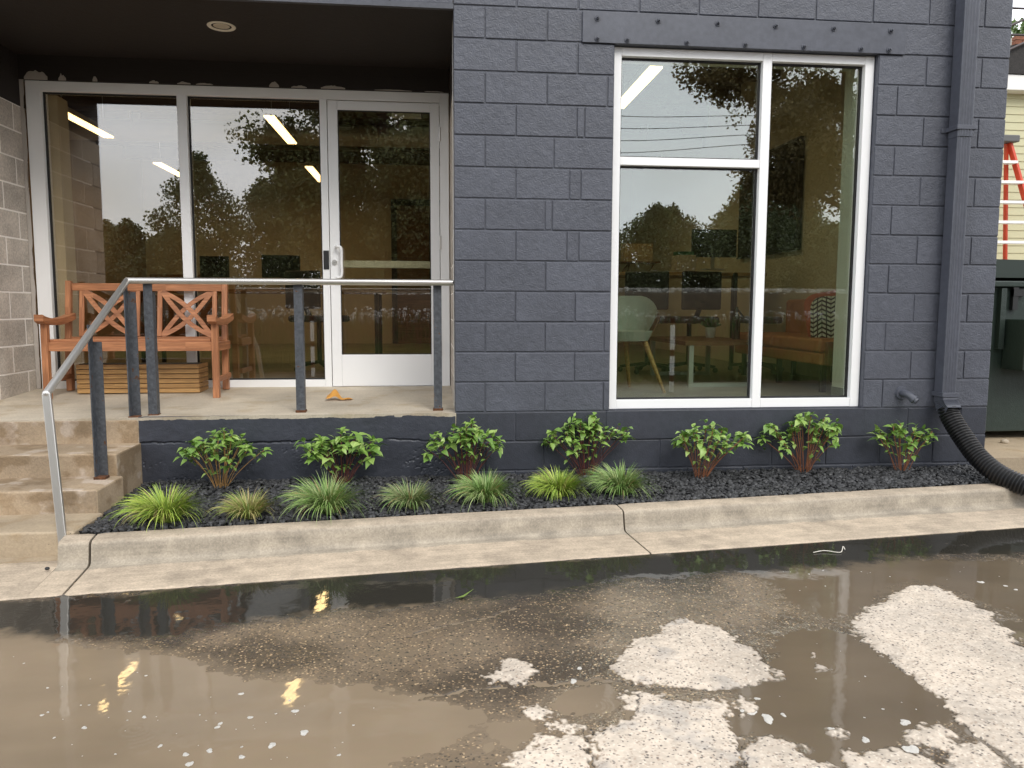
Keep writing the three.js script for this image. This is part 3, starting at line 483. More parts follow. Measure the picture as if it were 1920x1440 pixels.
{ // downspout
  const d = thing('downspout', 'dark painted square metal downspout fixed to the right end of the wall', 'downspout');
  const prof = []; const X0 = 3.43, X1 = 3.532, Z0 = 0.014, Z1 = 0.115;
  prof.push([X0, -Z0]); prof.push([X1, -Z0]); prof.push([X1, -Z1 + 0.012], [X1 - 0.012, -Z1]);
  for (let i = 0; i < 4; i++) { const x = X1 - 0.02 - i * 0.02; prof.push([x, -Z1], [x - 0.004, -Z1 + 0.0035], [x - 0.009, -Z1 + 0.0035], [x - 0.013, -Z1]); }
  prof.push([X0 + 0.012, -Z1], [X0, -Z1 + 0.012]);
  const mk = (y0, y1) => { const g = extrude(prof, y1 - y0); g.rotateX(-Math.PI / 2); g.translate(0, y0, 0); return wuv(g); };
  part('pipe', mk(0.09, 1.915), M.metalPaint, d); const up = mk(1.88, 3.6); part('pipe', up.translate(-3.481, 0, -0.0645).scale(1.07, 1, 1.06).translate(3.481, 0, 0.068), M.metalPaint, d);
  part('strap', [bx(3.412, 3.56, 1.925, 1.955, 0.002, 0.126, 0.003, 1), bx(3.56, 3.62, 1.925, 1.955, 0.0, 0.006), bx(3.38, 3.412, 1.925, 1.955, 0, 0.006)], M.metalPaint, d);
  part('strap', [bx(3.42, 3.545, 0.085, 0.118, 0.002, 0.124, 0.003, 1), bx(3.545, 3.575, 0.085, 0.118, 0, 0.006)], M.metalPaint, d);
  // ribbed elbow bending out from the wall
  const rings = [], n = 22, cz = 0.0645, pos = [], idx = [];
  for (let i = 0; i <= n; i++) {
    const t = i / n, a = t * 0.95, R = 0.13, rib = (t > 0.25 && t < 0.85) ? (i % 2 ? 0.0 : 0.004) : 0.001, cy = 0.09 - Math.sin(a) * R * 1.05 - (t > 0 ? 0.0 : 0), c = cz + (1 - Math.cos(a)) * R * 1.5;
    for (const [ux, uz] of [[-1, -1], [0, -1], [1, -1], [1, 0], [1, 1], [0.4, 1], [-0.4, 1], [-1, 1], [-1, 0]]) { const hx = 0.05 + rib, hz = 0.05 + rib; pos.push(3.481 + ux * hx, cy + uz * hz * Math.sin(a) * 1.0, c + uz * hz * Math.cos(a)); }
  }
  for (let i = 0; i < n; i++) for (let k = 0; k < 9; k++) { const a = i * 9 + k, b = i * 9 + (k + 1) % 9; idx.push(a, a + 9, b, b, a + 9, b + 9); }
  const g = new THREE.BufferGeometry(); g.setAttribute('position', new THREE.Float32BufferAttribute(pos, 3)); g.setIndex(idx); const f = g.toNonIndexed(); f.computeVertexNormals(); f.setAttribute('uv', new THREE.Float32BufferAttribute(new Float32Array(f.attributes.position.count * 2), 2));
  part('elbow', wuv(f), M.metalPaint, d);
}
{ // corrugated drain hose
  const c = new THREE.CatmullRomCurve3([[3.482, 0.01, 0.1], [3.483, -0.03, 0.115], [3.49, -0.085, 0.155], [3.512, -0.19, 0.245], [3.54, -0.295, 0.35], [3.585, -0.378, 0.47], [3.66, -0.43, 0.58], [3.78, -0.475, 0.72], [3.98, -0.515, 0.88], [4.4, -0.53, 1.02], [5.2, -0.53, 1.1]].map((p) => V(...p)));
  const L = c.getLength(), n = Math.round(L / 0.0042), fr = c.computeFrenetFrames(n), pos = [], idx = [], rad = 26;
  for (let i = 0; i <= n; i++) { const P = c.getPointAt(i / n), ph = (i % 5), r = 0.058 + [0, 0.0095, 0.011, 0.0095, 0][ph]; for (let k = 0; k < rad; k++) { const a = k / rad * 6.28319, v = P.clone().addScaledVector(fr.normals[i], Math.cos(a) * r).addScaledVector(fr.binormals[i], Math.sin(a) * r); pos.push(v.x, v.y, v.z); } }
  for (let i = 0; i < n; i++) for (let k = 0; k < rad; k++) { const a = i * rad + k, b = i * rad + (k + 1) % rad; idx.push(a, b, a + rad, b, b + rad, a + rad); }
  const g = new THREE.BufferGeometry(); g.setAttribute('position', new THREE.Float32BufferAttribute(pos, 3)); g.setIndex(idx); g.computeVertexNormals();
  solid('drain_hose', g, M.hose, 'black corrugated drain hose running from the downspout across the kerb', 'hose');
}

// ------------------------------------------------------------------ handrail
{
  const h = thing('handrail', 'brushed steel handrail on dark angle iron posts along the porch and steps', 'handrail'), r = 0.0205, A = [-0.01, 0.872, -0.07], B = [-2.1, 0.872, -0.05], C = [-2.115, 0.262, 1.03], D = [-2.025, -0.57, 1.13];
  const rod = (a, b) => merge([cyl(a, b, r, r, 20), new THREE.SphereGeometry(r, 16, 10).translate(...a)]);
  part('top_rail', [rod(B, A), new THREE.SphereGeometry(r, 16, 8).scale(0.3, 1, 1).translate(...A)], M.steel, h); part('sloping_rail', rod(C, B), M.steel, h);
  part('end_leg', bar(C, D, 0.04, 0.03, [0.2, 0, 1], 0.005), M.steel, h, 'scuffed end leg of the handrail');
  const post = (x, z, y0, yA, yB, open) => {
    const w = 0.056, t = 0.0065, g = open ? [bx(x - w / 2, x - w / 2 + t, y0, yA, z - w / 2, z + w / 2), bx(x - w / 2 + t, x + w / 2, y0, yB, z - w / 2, z - w / 2 + t)]
      : [bx(x - w / 2, x + w / 2, y0, yA, z + w / 2 - t, z + w / 2), bx(x + w / 2 - t, x + w / 2, y0, yB, z - w / 2, z + w / 2 - t)];
    const p = part('post', g.map((a) => wuv(a, x * 3, z)), M.iron, h);
    part('rusty_foot', wuv(bx(x - w / 2 - 0.006, x + w / 2 + 0.006, y0 - 0.002, y0 + 0.016, z - w / 2 - 0.004, z + w / 2 + 0.004, 0.004, 1)), M.rust, p);
  };
  post(-2.105, 0.46, -0.309, 0.60, 0.50, true); post(-2.085, -0.04, -0.02, 0.855, 0.8, true); post(-1.985, -0.1, -0.016, 0.86, 0.8, false); post(-1.035, -0.11, 0.0, 0.86, 0.85, false); post(-0.115, -0.13, 0.0, 0.86, 0.83, false);
}

// ------------------------------------------------------------------ bench and planter
{
  const b = thing('garden_bench', 'reddish wooden bench with crossed slats in its back, on the porch', 'bench'), W = M.teak, W2 = 0.003;
  const rb = (...a) => wuv(bx(...a, W2, 1), rr(0, 3), rr(0, 3));
  const zb = -1.2;
  for (const x of [-2.985, -1.8]) { const L = bar([x, 0.048, zb + 0.02], [x, 0.46, zb + 0.012], 0.045, 0.05, [0, 0, 1], W2), U = bar([x, 0.455, zb + 0.012], [x, 0.905, zb - 0.045], 0.042, 0.04, [0, 0, 1], W2); part('back_post', [L, U].map((g) => turned(wuv(g, x))), W, b); }
  part('top_rail', rb(-2.962, -1.822, 0.83, 0.888, zb - 0.055, zb - 0.028), W, b); part('back_bottom_rail', rb(-2.962, -1.822, 0.425, 0.47, zb - 0.006, zb + 0.022), W, b);
  for (const [x, w] of [[-2.888, 0.036], [-2.467, 0.033], [-2.384, 0.028], [-2.30, 0.036], [-1.88, 0.036]]) part('stile', turned(wuv(bar([x, 0.472, zb + 0.01], [x, 0.83, zb - 0.04], w, 0.018, [0, 0, 1], W2), x)), W, b);
  const cross = (xa, xb) => {
    const slat = (fromLeft, bow, dz) => {
      const n = 14, P = [], Q = []; for (let i = 0; i <= n; i++) { const t = i / n, x = lerp(fromLeft ? xa : xb, fromLeft ? xb : xa, t), y = lerp(0.825, 0.478, t) + bow * Math.sin(Math.PI * t), w = 0.017; const dx = (xb - xa) * (fromLeft ? 1 : -1), dy = -0.347 + bow * Math.PI * Math.cos(Math.PI * t), l = Math.hypot(dx, dy); P.push([x - dy / l * w, y + dx / l * w]); Q.push([x + dy / l * w, y - dx / l * w]); }
      const g = extrude([...P, ...Q.reverse()], 0.013), p = g.attributes.position; for (let i = 0; i < p.count; i++) p.setZ(i, p.getZ(i) + zb + dz - 0.044 * (p.getY(i) - 0.52) / 0.31); g.computeVertexNormals(); part('cross_slat', wuv(g), W, b);
    };
    slat(true, 0.055, 0.004); slat(true, -0.055, 0.006); slat(false, 0.055, -0.007); slat(false, -0.055, -0.005);
  };
  cross(-2.87, -2.484); cross(-2.282, -1.9);
  for (let i = 0; i < 7; i++) part('seat_slat', rb(-2.94, -1.8, 0.448 - (i === 0 ? 0.004 : 0) - 0.003 * i, 0.466 - 0.003 * i, -0.835 - i * 0.052, -0.79 - i * 0.052), W, b);
  part('front_apron', rb(-2.945, -1.79, 0.378, 0.4455, -0.8, -0.772), W, b);
  for (const x of [-2.965, -1.765]) {
    part('front_leg', turned(wuv(bar([x, 0.026, -0.775], [x, 0.612, -0.785], 0.046, 0.046, [0, 0, 1], W2), x)), W, b);
    part('side_rail', rb(x - 0.012, x + 0.012, 0.375, 0.44, -1.165, -0.81), W, b); part('stretcher', wuv(bar([x, 0.16, -0.8], [x, 0.165, -1.165], 0.022, 0.04, [0, 1, 0], W2)), W, b);
    const pts = []; for (let i = 0; i <= 16; i++) { const t = i / 16; pts.push([lerp(0.7, 1.215, t), 0.62 + 0.022 * Math.pow(1 - t, 6) - 0.014 * Math.sin(Math.PI * t) + 0.03 * t * t]); } for (let i = 16; i >= 0; i--) { const t = i / 16; pts.push([lerp(0.7, 1.215, t), 0.59 - 0.024 * Math.sin(Math.PI * t) + 0.02 * t * t + (i === 0 ? 0.012 : 0)]); }
    const g = extrude(pts, 0.056, 0.004); g.rotateY(Math.PI / 2); g.translate(x - 0.028, 0, 0); part('arm', wuv(g), W, b);
  }
  const p = thing('slatted_planter', 'low slatted wooden planter box under the bench', 'planter', [0, 0, 0]);
  const x0 = -2.86, x1 = -1.955, z1 = -1.0, z0 = -1.15, y0 = 0.042, h = 0.0375;
  for (let i = 0; i < 6; i++) {
    const y = y0 + i * h, e = rr(-0.002, 0.002);
    part('slat', rb(x0, x1, y, y + h - 0.0045, z1 - 0.014 + e, z1 + e), M.acacia, p); part('slat', rb(x1 - 0.014, x1, y, y + h - 0.0045, z0 - 0.1, z1 - 0.015), M.acacia, p); part('slat', rb(x0, x0 + 0.014, y, y + h - 0.0045, z0 - 0.0, z1 - 0.015), M.acacia, p);
  }
  part('liner', [bx(x0 + 0.016, x1 - 0.016, y0 + 0.004, y0 + 0.225, z0, z1 - 0.017)], M.black, p);
}

// ------------------------------------------------------------------ small things lying about
{
  // dry folded leaf on the porch
  const g = new THREE.PlaneGeometry(0.2, 0.12, 14, 8).rotateX(-Math.PI / 2), y = fy(-0.6) + 0.004, gp = g.attributes.position;
  for (let i = 0; i < gp.count; i++) { const u = gp.getX(i) / 0.1, v = gp.getZ(i) / 0.06, w = 1 - 0.62 * (u * 0.5 + 0.5); gp.setXYZ(i, -0.84 + u * 0.095, y + 0.042 * Math.exp(-Math.pow((u + 0.45) * 2.2, 2)) * (1 - v * 0.55) + 0.006 * (1 + Math.sin(u * 7 + v * 3)) * Math.abs(v), -0.595 + v * 0.055 * w + 0.01 * Math.sin(u * 4)); }
  g.computeVertexNormals();
  solid('fallen_leaf', g, mat([0.62, 0.3, 0.06], 0.7, { side: THREE.DoubleSide }), 'curled orange dead leaf lying on the porch slab', 'leaf');
  const l = new THREE.BufferGeometry(); const c = [-0.02, yA + 0.004, 1.83]; l.setAttribute('position', new THREE.Float32BufferAttribute([[-0.04, 0, 0.0], [0.0, 0.012, 0.02], [0.01, 0.006, -0.01], [0.0, 0.012, 0.02], [0.05, 0.03, -0.03], [0.01, 0.006, -0.01], [-0.04, 0, 0], [0.01, 0.006, -0.01], [0.0, 0.001, -0.03], [0.01, 0.006, -0.01], [0.05, 0.03, -0.03], [0.0, 0.001, -0.03]].flatMap((q) => [q[0] + c[0], q[1] + c[1], q[2] + c[2]]), 3)); l.computeVertexNormals();
  solid('fallen_leaf', l, mat([0.2, 0.3, 0.06], 0.5, { side: THREE.DoubleSide }), 'pale green leaf lying on the wet tarmac by the kerb', 'leaf');
  solid('loose_string', tube([[1.86, yA + 0.003, 1.36], [1.93, yA + 0.006, 1.345], [2.0, yA + 0.004, 1.375], [2.04, yA + 0.006, 1.33], [2.06, yA + 0.012, 1.30], [2.05, yA + 0.006, 1.34]], 0.0022, 40, 6), mat([0.7, 0.66, 0.58], 0.7), 'pale curled scrap of string in the wet gutter', 'string');
  solid('black_stone', new THREE.IcosahedronGeometry(0.012, 1).scale(1, 0.7, 0.8).translate(-2.02, -0.562, 1.32), M.black, 'single black stone on the concrete left of the kerb end', 'stone');
}

// ------------------------------------------------------------------ planting bed
const bedY = (x, z) => -0.452 + 0.022 * sst(0.5, 0.0, z) + 0.014 * (fbm(x * 4, z * 4, 3, 601) - 0.5);
{
  struct('planting_soil', sheet([[-2.0, 0.0], [3.95, 0.0], [3.95, 0.4], [0, 0.872], [-1.98, 1.105]], -0.468, 0.15), mat([0.014, 0.014, 0.015], 0.95));
  const g0 = new THREE.IcosahedronGeometry(1, 0), p = g0.attributes.position;
  for (let i = 0; i < p.count; i++) { const x = p.getX(i), y = p.getY(i), z = p.getZ(i), k = 0.72 + 0.5 * hash(Math.round(x * 50), Math.round(y * 50 + z * 900), 3); p.setXYZ(i, x * k, y * k, z * k); }
  g0.computeVertexNormals();
  const spots = []; for (let i = 0; i < 40000 && spots.length < 15500; i++) { const x = rr(-2.02, 3.9), z = rr(0.012, 1.13); if (z > 0.868 - 0.118 * x || (x < -1.955 && z < 1.1 && x < -2.045 + z * 0.075 + 0.0)) continue; spots.push([x, z]); }
  const m = new THREE.InstancedMesh(g0, mat([1, 1, 1], 0.5), spots.length), q = new THREE.Object3D(), c = new THREE.Color();
  spots.forEach(([x, z], i) => { const s = 0.0075 + 0.0095 * rng(); q.position.set(x, bedY(x, z) - 0.006 + rr(-0.004, 0.008), z); q.scale.set(s * rr(0.9, 1.6), s * rr(0.55, 1), s * rr(0.8, 1.3)); q.rotation.set(rr(-0.6, 0.6), rr(0, 6.3), rr(-0.6, 0.6)); q.updateMatrix(); m.setMatrixAt(i, q.matrix); const k = rr(0.014, 0.06) * (rng() < 0.06 ? 1.5 : 1); m.setColorAt(i, c.setRGB(k, k * 1.01, k * 1.06)); });
  m.name = 'black_gravel'; m.userData.kind = 'stuff'; tag(m, 'crushed black gravel covering the planting bed', 'gravel'); scene.add(m);
}
{ // grass tufts
  const D = [[-1.592, 0.917, 0.235, 0.185, 'lime', 'lime green grass tuft nearest the steps'], [-1.165, 0.881, 0.165, 0.15, 'straw', 'thin yellowing grass tuft, second from the steps'], [-0.743, 0.83, 0.235, 0.21, 'green', 'large green grass tuft, third from the steps, before a shrub'], [-0.283, 0.731, 0.175, 0.155, 'dull', 'small dull green grass tuft standing alone, fourth from the steps'], [0.159, 0.646, 0.225, 0.175, 'green', 'wide green grass tuft, fifth from the steps'], [0.623, 0.542, 0.19, 0.165, 'lime', 'yellow green grass tuft left of the kerb joint'], [1.019, 0.537, 0.21, 0.19, 'green', 'green grass tuft furthest from the steps, above the kerb joint']];
  const cols = { lime: [[0.3, 0.42, 0.05], [0.42, 0.5, 0.1], [0.22, 0.34, 0.05]], straw: [[0.3, 0.33, 0.08], [0.4, 0.34, 0.14], [0.2, 0.27, 0.06]], green: [[0.13, 0.25, 0.05], [0.24, 0.36, 0.1], [0.32, 0.4, 0.16]], dull: [[0.13, 0.22, 0.06], [0.2, 0.27, 0.1], [0.3, 0.32, 0.15]] };
  const gm = phys([1, 1, 1], 0.55, { vertexColors: true, side: THREE.DoubleSide });
  for (const [x, z, R, H, kind, label] of D) {
    const t = thing('grass_tuft', label, 'grass tuft', [x, bedY(x, z) - 0.004, z], 'grass tufts along the kerb'); t.scale.set(1.05, 1.22, 1.0);
    const pos = [], col = [], idx = [], C = cols[kind], nb = kind === 'straw' ? 480 : kind === 'dull' ? 560 : 820;
    for (let b = 0; b < nb; b++) {
      const az = rr(0, 6.2832), lean = Math.pow(rng(), 0.65), len = (0.55 + 0.5 * rng()) * Math.hypot(R * lean, H), base = 0.045 * Math.sqrt(rng()), w = rr(0.0014, 0.0027) * (kind === 'lime' ? 1.15 : 1), dx = Math.cos(az), dz = Math.sin(az), c = C[Math.floor(rng() * 3)], dead = rng() < 0.06;
      const n = 7; let px = dx * base, pz = dz * base, py = 0, ang = Math.PI / 2 - lean * 0.75 - rr(0, 0.15), curl = (0.75 + 1.1 * lean) * rr(0.7, 1.25) / n, tw = rr(-0.5, 0.5), azz = az;
      const o = pos.length / 3;
      for (let i = 0; i <= n; i++) { const t2 = i / n, ww = w * (t2 < 0.6 ? 1 : 1 - (t2 - 0.6) / 0.42), sx = -Math.sin(azz + tw), sz = Math.cos(azz + tw); pos.push(px - sx * ww, py, pz - sz * ww, px + sx * ww, py + ww * 0.6, pz + sz * ww); for (let k = 0; k < 2; k++) col.push(...(dead ? [0.36, 0.27, 0.12] : c)); px += Math.cos(azz) * Math.cos(ang) * len / n; pz += Math.sin(azz) * Math.cos(ang) * len / n; py = Math.max(py + Math.sin(ang) * len / n, 0.002); ang -= curl * (0.6 + t2); azz += rr(-0.06, 0.06); }
      for (let i = 0; i < n; i++) { const a = o + i * 2; idx.push(a, a + 1, a + 2, a + 1, a + 3, a + 2); }
    }
    const g = new THREE.BufferGeometry(); g.setAttribute('position', new THREE.Float32BufferAttribute(pos, 3)); g.setAttribute('color', new THREE.Float32BufferAttribute(col, 3)); g.setIndex(idx); g.computeVertexNormals();
    const m = part('grass_blades', g, gm, t); m.userData.kind = 'stuff';
  }
}
{ // dogwood-like shrubs
  const leafG = [0, 1, 2, 3].map((v) => { // ovate leaf along +z, folded on its midrib, tip drooping
    const n = 5, pos = [], idx = [], W = [0, 0.62, 1, 0.86, 0.45, 0], wid = 0.2 + 0.035 * v, droop = 0.25 + 0.18 * v;
    for (let i = 0; i <= n; i++) { const t = i / n, y = -droop * t * t + 0.12 * t, z = t * (1 - 0.08 * droop), w = W[i] * wid; pos.push(-w, y + 0.3 * w, z, 0, y, z, w, y + 0.3 * w, z); }
    for (let i = 0; i < n; i++) for (let k = 0; k < 2; k++) { const a = i * 3 + k; idx.push(a, a + 3, a + 1, a + 1, a + 3, a + 4); }
    const g = new THREE.BufferGeometry(); g.setAttribute('position', new THREE.Float32BufferAttribute(pos, 3)); g.setIndex(idx); g.computeVertexNormals(); return g;
  });
  const lm = [[0.22, 0.37, 0.07], [0.29, 0.44, 0.1], [0.17, 0.31, 0.06], [0.38, 0.52, 0.15]].map((c) => phys(c, 0.42, { side: THREE.DoubleSide, transmission: 0.22, thickness: 0 }));
  const stems = { tan: mat([0.3, 0.17, 0.06], 0.7), red: mat([0.12, 0.035, 0.025], 0.6), warm: mat([0.24, 0.09, 0.04], 0.65) };
  const D = [[-1.5, 0.182, 'tan', 0.27, 0.36, 24, 'leafy shrub on tan stems beside the steps'], [-0.749, 0.142, 'red', 0.27, 0.34, 24, 'broad leaved bushy shrub, second from the steps'], [0.068, 0.17, 'red', 0.25, 0.4, 23, 'shrub below the corner of the porch, third from the steps'], [0.888, 0.08, 'red', 0.31, 0.41, 26, 'wide shrub with many dark red stems under the left edge of the window'], [1.655, 0.201, 'warm', 0.28, 0.36, 21, 'shrub leaning to one side under the middle of the window'], [2.448, 0.08, 'warm', 0.31, 0.41, 24, 'open shrub with brown stems under the right edge of the window'], [3.149, 0.113, 'warm', 0.26, 0.36, 15, 'sparse shrub with bare red stems next to the drain hose']];
  D.forEach(([x, z, kind, R, H, ns, label], si) => {
    const y = bedY(x, z) - 0.01, s = thing('shrub', label, 'shrub', [x, y, z], 'young shrubs along the wall'); let nl = 0;
    const leaf = (p, az, el, L) => { if (nl++ > 290) return; const m = part('leaf', leafG[Math.floor(rng() * 4)], lm[Math.min(3, Math.floor(rng() * 3.5))], s); m.position.set(...p); m.rotation.order = 'YXZ'; m.rotation.set(-el, az, rr(-0.4, 0.4)); m.scale.set(L * rr(0.95, 1.3), L, L); };
    for (let i = 0; i < ns; i++) {
      const az = (i / ns) * 6.2832 + rr(-0.3, 0.3), out = R * (i % 3 === 0 ? rr(0.15, 0.5) : rr(0.55, 1)), h = H * (1.02 - 0.3 * (out / R) ** 2) * rr(0.82, 1.08), bx0 = Math.cos(az) * rr(0.01, 0.05), bz0 = Math.sin(az) * rr(0.005, 0.03);
      let tx = Math.cos(az) * out * 1.05 + (si === 4 ? 0.06 : 0), tz = Math.sin(az) * out * 0.55; if (tz + z < 0.05) tz = 0.05 - z;
      const P = [[bx0, 0, bz0], [lerp(bx0, tx, 0.3), h * 0.36, lerp(bz0, tz, 0.3)], [lerp(bx0, tx, 0.68) + rr(-0.012, 0.012), h * 0.7, lerp(bz0, tz, 0.68)], [tx, h * 0.94, tz]];
      const c = new THREE.CatmullRomCurve3(P.map((q) => V(...q))), g = new THREE.TubeGeometry(c, 10, i % 3 ? 0.0024 : 0.0032, 5); part('stem', g, stems[kind], s);
      const nw = si === 6 ? 10 : 11; const top = P[3];
      for (let k = 0; k < nw; k++) leaf([top[0] + rr(-0.008, 0.008), top[1] + rr(-0.06, 0.022), top[2] + rr(-0.008, 0.008)], k * 2.4 + rr(-0.3, 0.3), k < 3 ? rr(0.7, 1.25) : rr(-0.35, 0.6), (k < 3 ? rr(0.035, 0.055) : rr(0.045, 0.075)) * (si === 1 ? 1.08 : 1));
      if (rng() < 0.6) { const q = c.getPointAt(rr(0.35, 0.7)); for (let k = 0; k < 2; k++) leaf([q.x, q.y, q.z], rr(0, 6.3), rr(-0.4, 0.5), rr(0.03, 0.05)); }
    }
  });
}

// ------------------------------------------------------------------ rooms behind the glass
{
  struct('office_floor', bxu(0.21, WR - 0.2, -0.2, 0.025, -9.8, -0.2), M.office);
  struct('office_floor', bxu(-6.5, 0.2, -0.2, 0.03, -9.7, -1.43), M.office);
  struct('office_ceiling', bxu(-7, WR, 3.45, 3.75, -10, -0.02), M.deck);
  struct('office_wall', bxu(-6.7, WR, -0.3, 3.5, -9.8, -9.5), M.drywall);
  struct('office_wall', bxu(-6.7, -5.3, -0.3, 3.5, -9.5, -0.2), mat([0.3, 0.22, 0.15], 0.9));
  struct('office_wall', bxu(3.66, WR - 0.004, -0.9, 3.5, -9.8, -0.2), M.drywall);
  struct('office_wall', bxu(-5.3, -3.5, -0.3, 3.5, -1.45, -0.2), M.drywall);
  struct('office_wall', bxu(-3.5, 0.2, 2.64, 3.5, -1.6, -1.46), M.drywall);
  struct('office_wall', bxu(0.2, 0.34, -0.3, 3.5, -1.6, -0.2), M.drywall);
  struct('office_wall', bxu(0.0, 0.2, -0.3, 2.64, -1.6, -1.365), M.drywall);
  struct('office_wall', bxu(0.0, 1.03, -0.2, 3.5, -0.36, -0.205), M.whiteWall);
  struct('office_wall', bxu(2.93, 3.66, -0.2, 3.5, -0.36, -0.205), M.drywall);
  struct('office_wall', bxu(1.03, 2.93, 2.5, 3.5, -0.36, -0.205), M.drywall);
  for (let i = 0; i < 7; i++) solid('ceiling_joist', bxu(-6.5, 3.66, 3.2, 3.448, -2.2 - i * 1.1, -2.1 - i * 1.1), M.deck, `dark timber joist under the office ceiling, ${['first', 'second', 'third', 'fourth', 'fifth', 'sixth', 'seventh'][i]} from the entrance`, 'joist', 'office ceiling joists');
  const du = thing('air_duct', 'pale round air duct hung under the office ceiling', 'duct', [0, 0, 0]); part('pipe', cyl([-5.2, 3.0, -5.6], [3.6, 3.0, -5.6], 0.14, 0.14, 20), M.duct, du); for (let i = 0; i < 5; i++) part('hanger', bx(-4 + i * 1.7, -3.98 + i * 1.7, 3.0, 3.45, -5.76, -5.44), M.duct, du);
  const glow = phys([0.9, 0.8, 0.6], 0.5, { emissive: lin(1, 0.72, 0.33), emissiveIntensity: 4 });
  const L = [[-4.03, -3.5, -4.85, 'hanging nearest behind the left entrance pane'], [-1.88, -3.55, -4.95, 'hanging nearest behind the second entrance pane'], [-4.04, -6.5, -7.8, 'hanging far back behind the left entrance pane'], [-1.93, -6.55, -7.9, 'hanging far back beside the entrance door'], [1.76, -1.44, -2.8, 'seen high in the tall window'], [1.76, -4.4, -5.75, 'added out of view for room light, deep behind the tall window']];  // last lamp is hidden from view, added for its light
  for (const [x, za, zb, where] of L) {
    const l = thing('linear_pendant_lamp', `long lit pendant lamp ${where}`, 'lamp', [x, 2.75, 0], 'linear office lamps'), len = za - zb;
    part('housing', bx(-0.062, 0.062, 0.004, 0.06, zb, za, 0.004, 1), mat([0.5, 0.5, 0.5], 0.5), l);
    part('diffuser', bx(-0.055, 0.055, -0.012, 0.003, zb + 0.01, za - 0.01), glow, l);
    for (const z of [za - 0.15, zb + 0.15]) part('suspension_wire', cyl([0, 0.06, z], [0, 0.69, z], 0.003, 0.003, 5), M.steel, l);
    const a = new THREE.RectAreaLight(lin(1, 0.76, 0.44), 9.5, 0.11, len); a.position.set(x, 2.735, (za + zb) / 2); a.rotation.x = -Math.PI / 2; scene.add(a);
  }
  // workstations
  const monitor = (x, y, z, w, h, label, turn = 0) => { const m = thing('computer_monitor', label, 'monitor', [x, y, z], 'office monitors'); m.rotation.y = turn; part('screen', bx(-w / 2, w / 2, 0.14, 0.14 + h, -0.02, 0.014, 0.006, 1), M.blackGloss, m); part('stand', [bx(-0.02, 0.02, 0.01, 0.2, -0.045, -0.022), bx(-0.11, 0.11, 0, 0.012, -0.12, 0.06)], M.duct, m); return m; };
  const desk = (x0, x1, y, z0, z1, label) => { const d = thing('office_desk', label, 'desk', [0, 0, 0], 'office desks'); part('top', bxu(x0, x1, y - 0.035, y, z0, z1), M.acacia, d); for (const x of [x0 + 0.08, x1 - 0.08]) for (const z of [z0 + 0.08, z1 - 0.08]) part('leg', bx(x - 0.02, x + 0.02, 0.03, y - 0.035, z - 0.02, z + 0.02), M.black, d); };
  desk(0.6, 3.45, 1.09, -3.7, -2.9, 'long timber standing desk behind the tall window');
  monitor(3.02, 1.14, -3.35, 0.52, 0.31, 'dark monitor on the standing desk behind the tall window');
  desk(-3.4, -0.7, 0.9, -4.4, -3.6, 'long timber desk behind the entrance glass');
  monitor(-2.62, 0.9, -4.0, 0.32, 0.24, 'small dark monitor behind the first mullion'); monitor(-1.88, 0.9, -4.0, 0.43, 0.26, 'dark monitor left of the entrance door');
  const sb = (name, label, cat, ...a) => solid(name, bxu(...a, 0.004, 1), a.mat, label, cat);
  solid('cardboard_box', bxu(1.98, 2.3, 1.22, 1.42, -3.5, -3.3, 0.004, 1), mat([0.4, 0.27, 0.14], 0.9), 'brown cardboard box raised on the standing desk', 'box');
  solid('laptop_stand', [bar([1.92, 1.09, -3.2], [2.05, 1.22, -3.35], 0.012, 0.012), bar([2.05, 1.09, -3.45], [2.05, 1.22, -3.35], 0.012, 0.012), bar([2.22, 1.09, -3.2], [2.34, 1.22, -3.35], 0.012, 0.012), bx(1.9, 2.36, 1.205, 1.219, -3.5, -3.2)], M.darkWood, 'wooden laptop stand on the standing desk', 'stand');
  solid('storage_bin', bxu(2.58, 2.8, 1.09, 1.3, -3.5, -3.3, 0.006, 1), mat([0.55, 0.5, 0.42], 0.7), 'pale box file on the standing desk', 'box');
  solid('green_folder', bxu(2.59, 2.78, 1.301, 1.34, -3.48, -3.32), mat([0.02, 0.12, 0.05], 0.6), 'green folder on top of the pale box file', 'folder');
  const chair = (x, z, turn, label) => { const c = thing('office_chair', label, 'office chair', [x, 0.03, z], 'office chairs'); c.rotation.y = turn; part('seat', bx(-0.24, 0.24, 0.52, 0.59, -0.22, 0.24, 0.03, 2), M.black, c); part('backrest', bx(-0.22, 0.22, 0.66, 1.05, -0.27, -0.22, 0.02, 2), M.black, c); part('back_bracket', bar([0, 0.52, -0.1], [0, 0.75, -0.27], 0.05, 0.02), M.black, c); part('column', cyl([0, 0.08, 0], [0, 0.52, 0], 0.025, 0.025, 12), M.black, c); for (let k = 0; k < 5; k++) { const a = k * 1.2566; part('foot', [bar([0, 0.1, 0], [Math.cos(a) * 0.28, 0.06, Math.sin(a) * 0.28], 0.04, 0.03), new THREE.SphereGeometry(0.028, 10, 8).translate(Math.cos(a) * 0.28, 0.028, Math.sin(a) * 0.28)], M.black, c); } };
  chair(2.1, -2.75, 2.8, 'black office chair under the left end of the standing desk'); chair(2.55, -2.75, 3.3, 'black office chair under the right end of the standing desk'); chair(-1.35, -3.2, 2.6, 'black office chair left of the entrance door'); chair(3.3, -2.75, 1.2, 'black office chair behind the mullion of the tall window');
  // seating corner behind the tall window
  const so = thing('leather_sofa', 'tan leather sofa behind the tall window', 'sofa'); const tan = mat([0.42, 0.17, 0.06], 0.55, { bumpMap: T.grain, bumpScale: 0.002 });
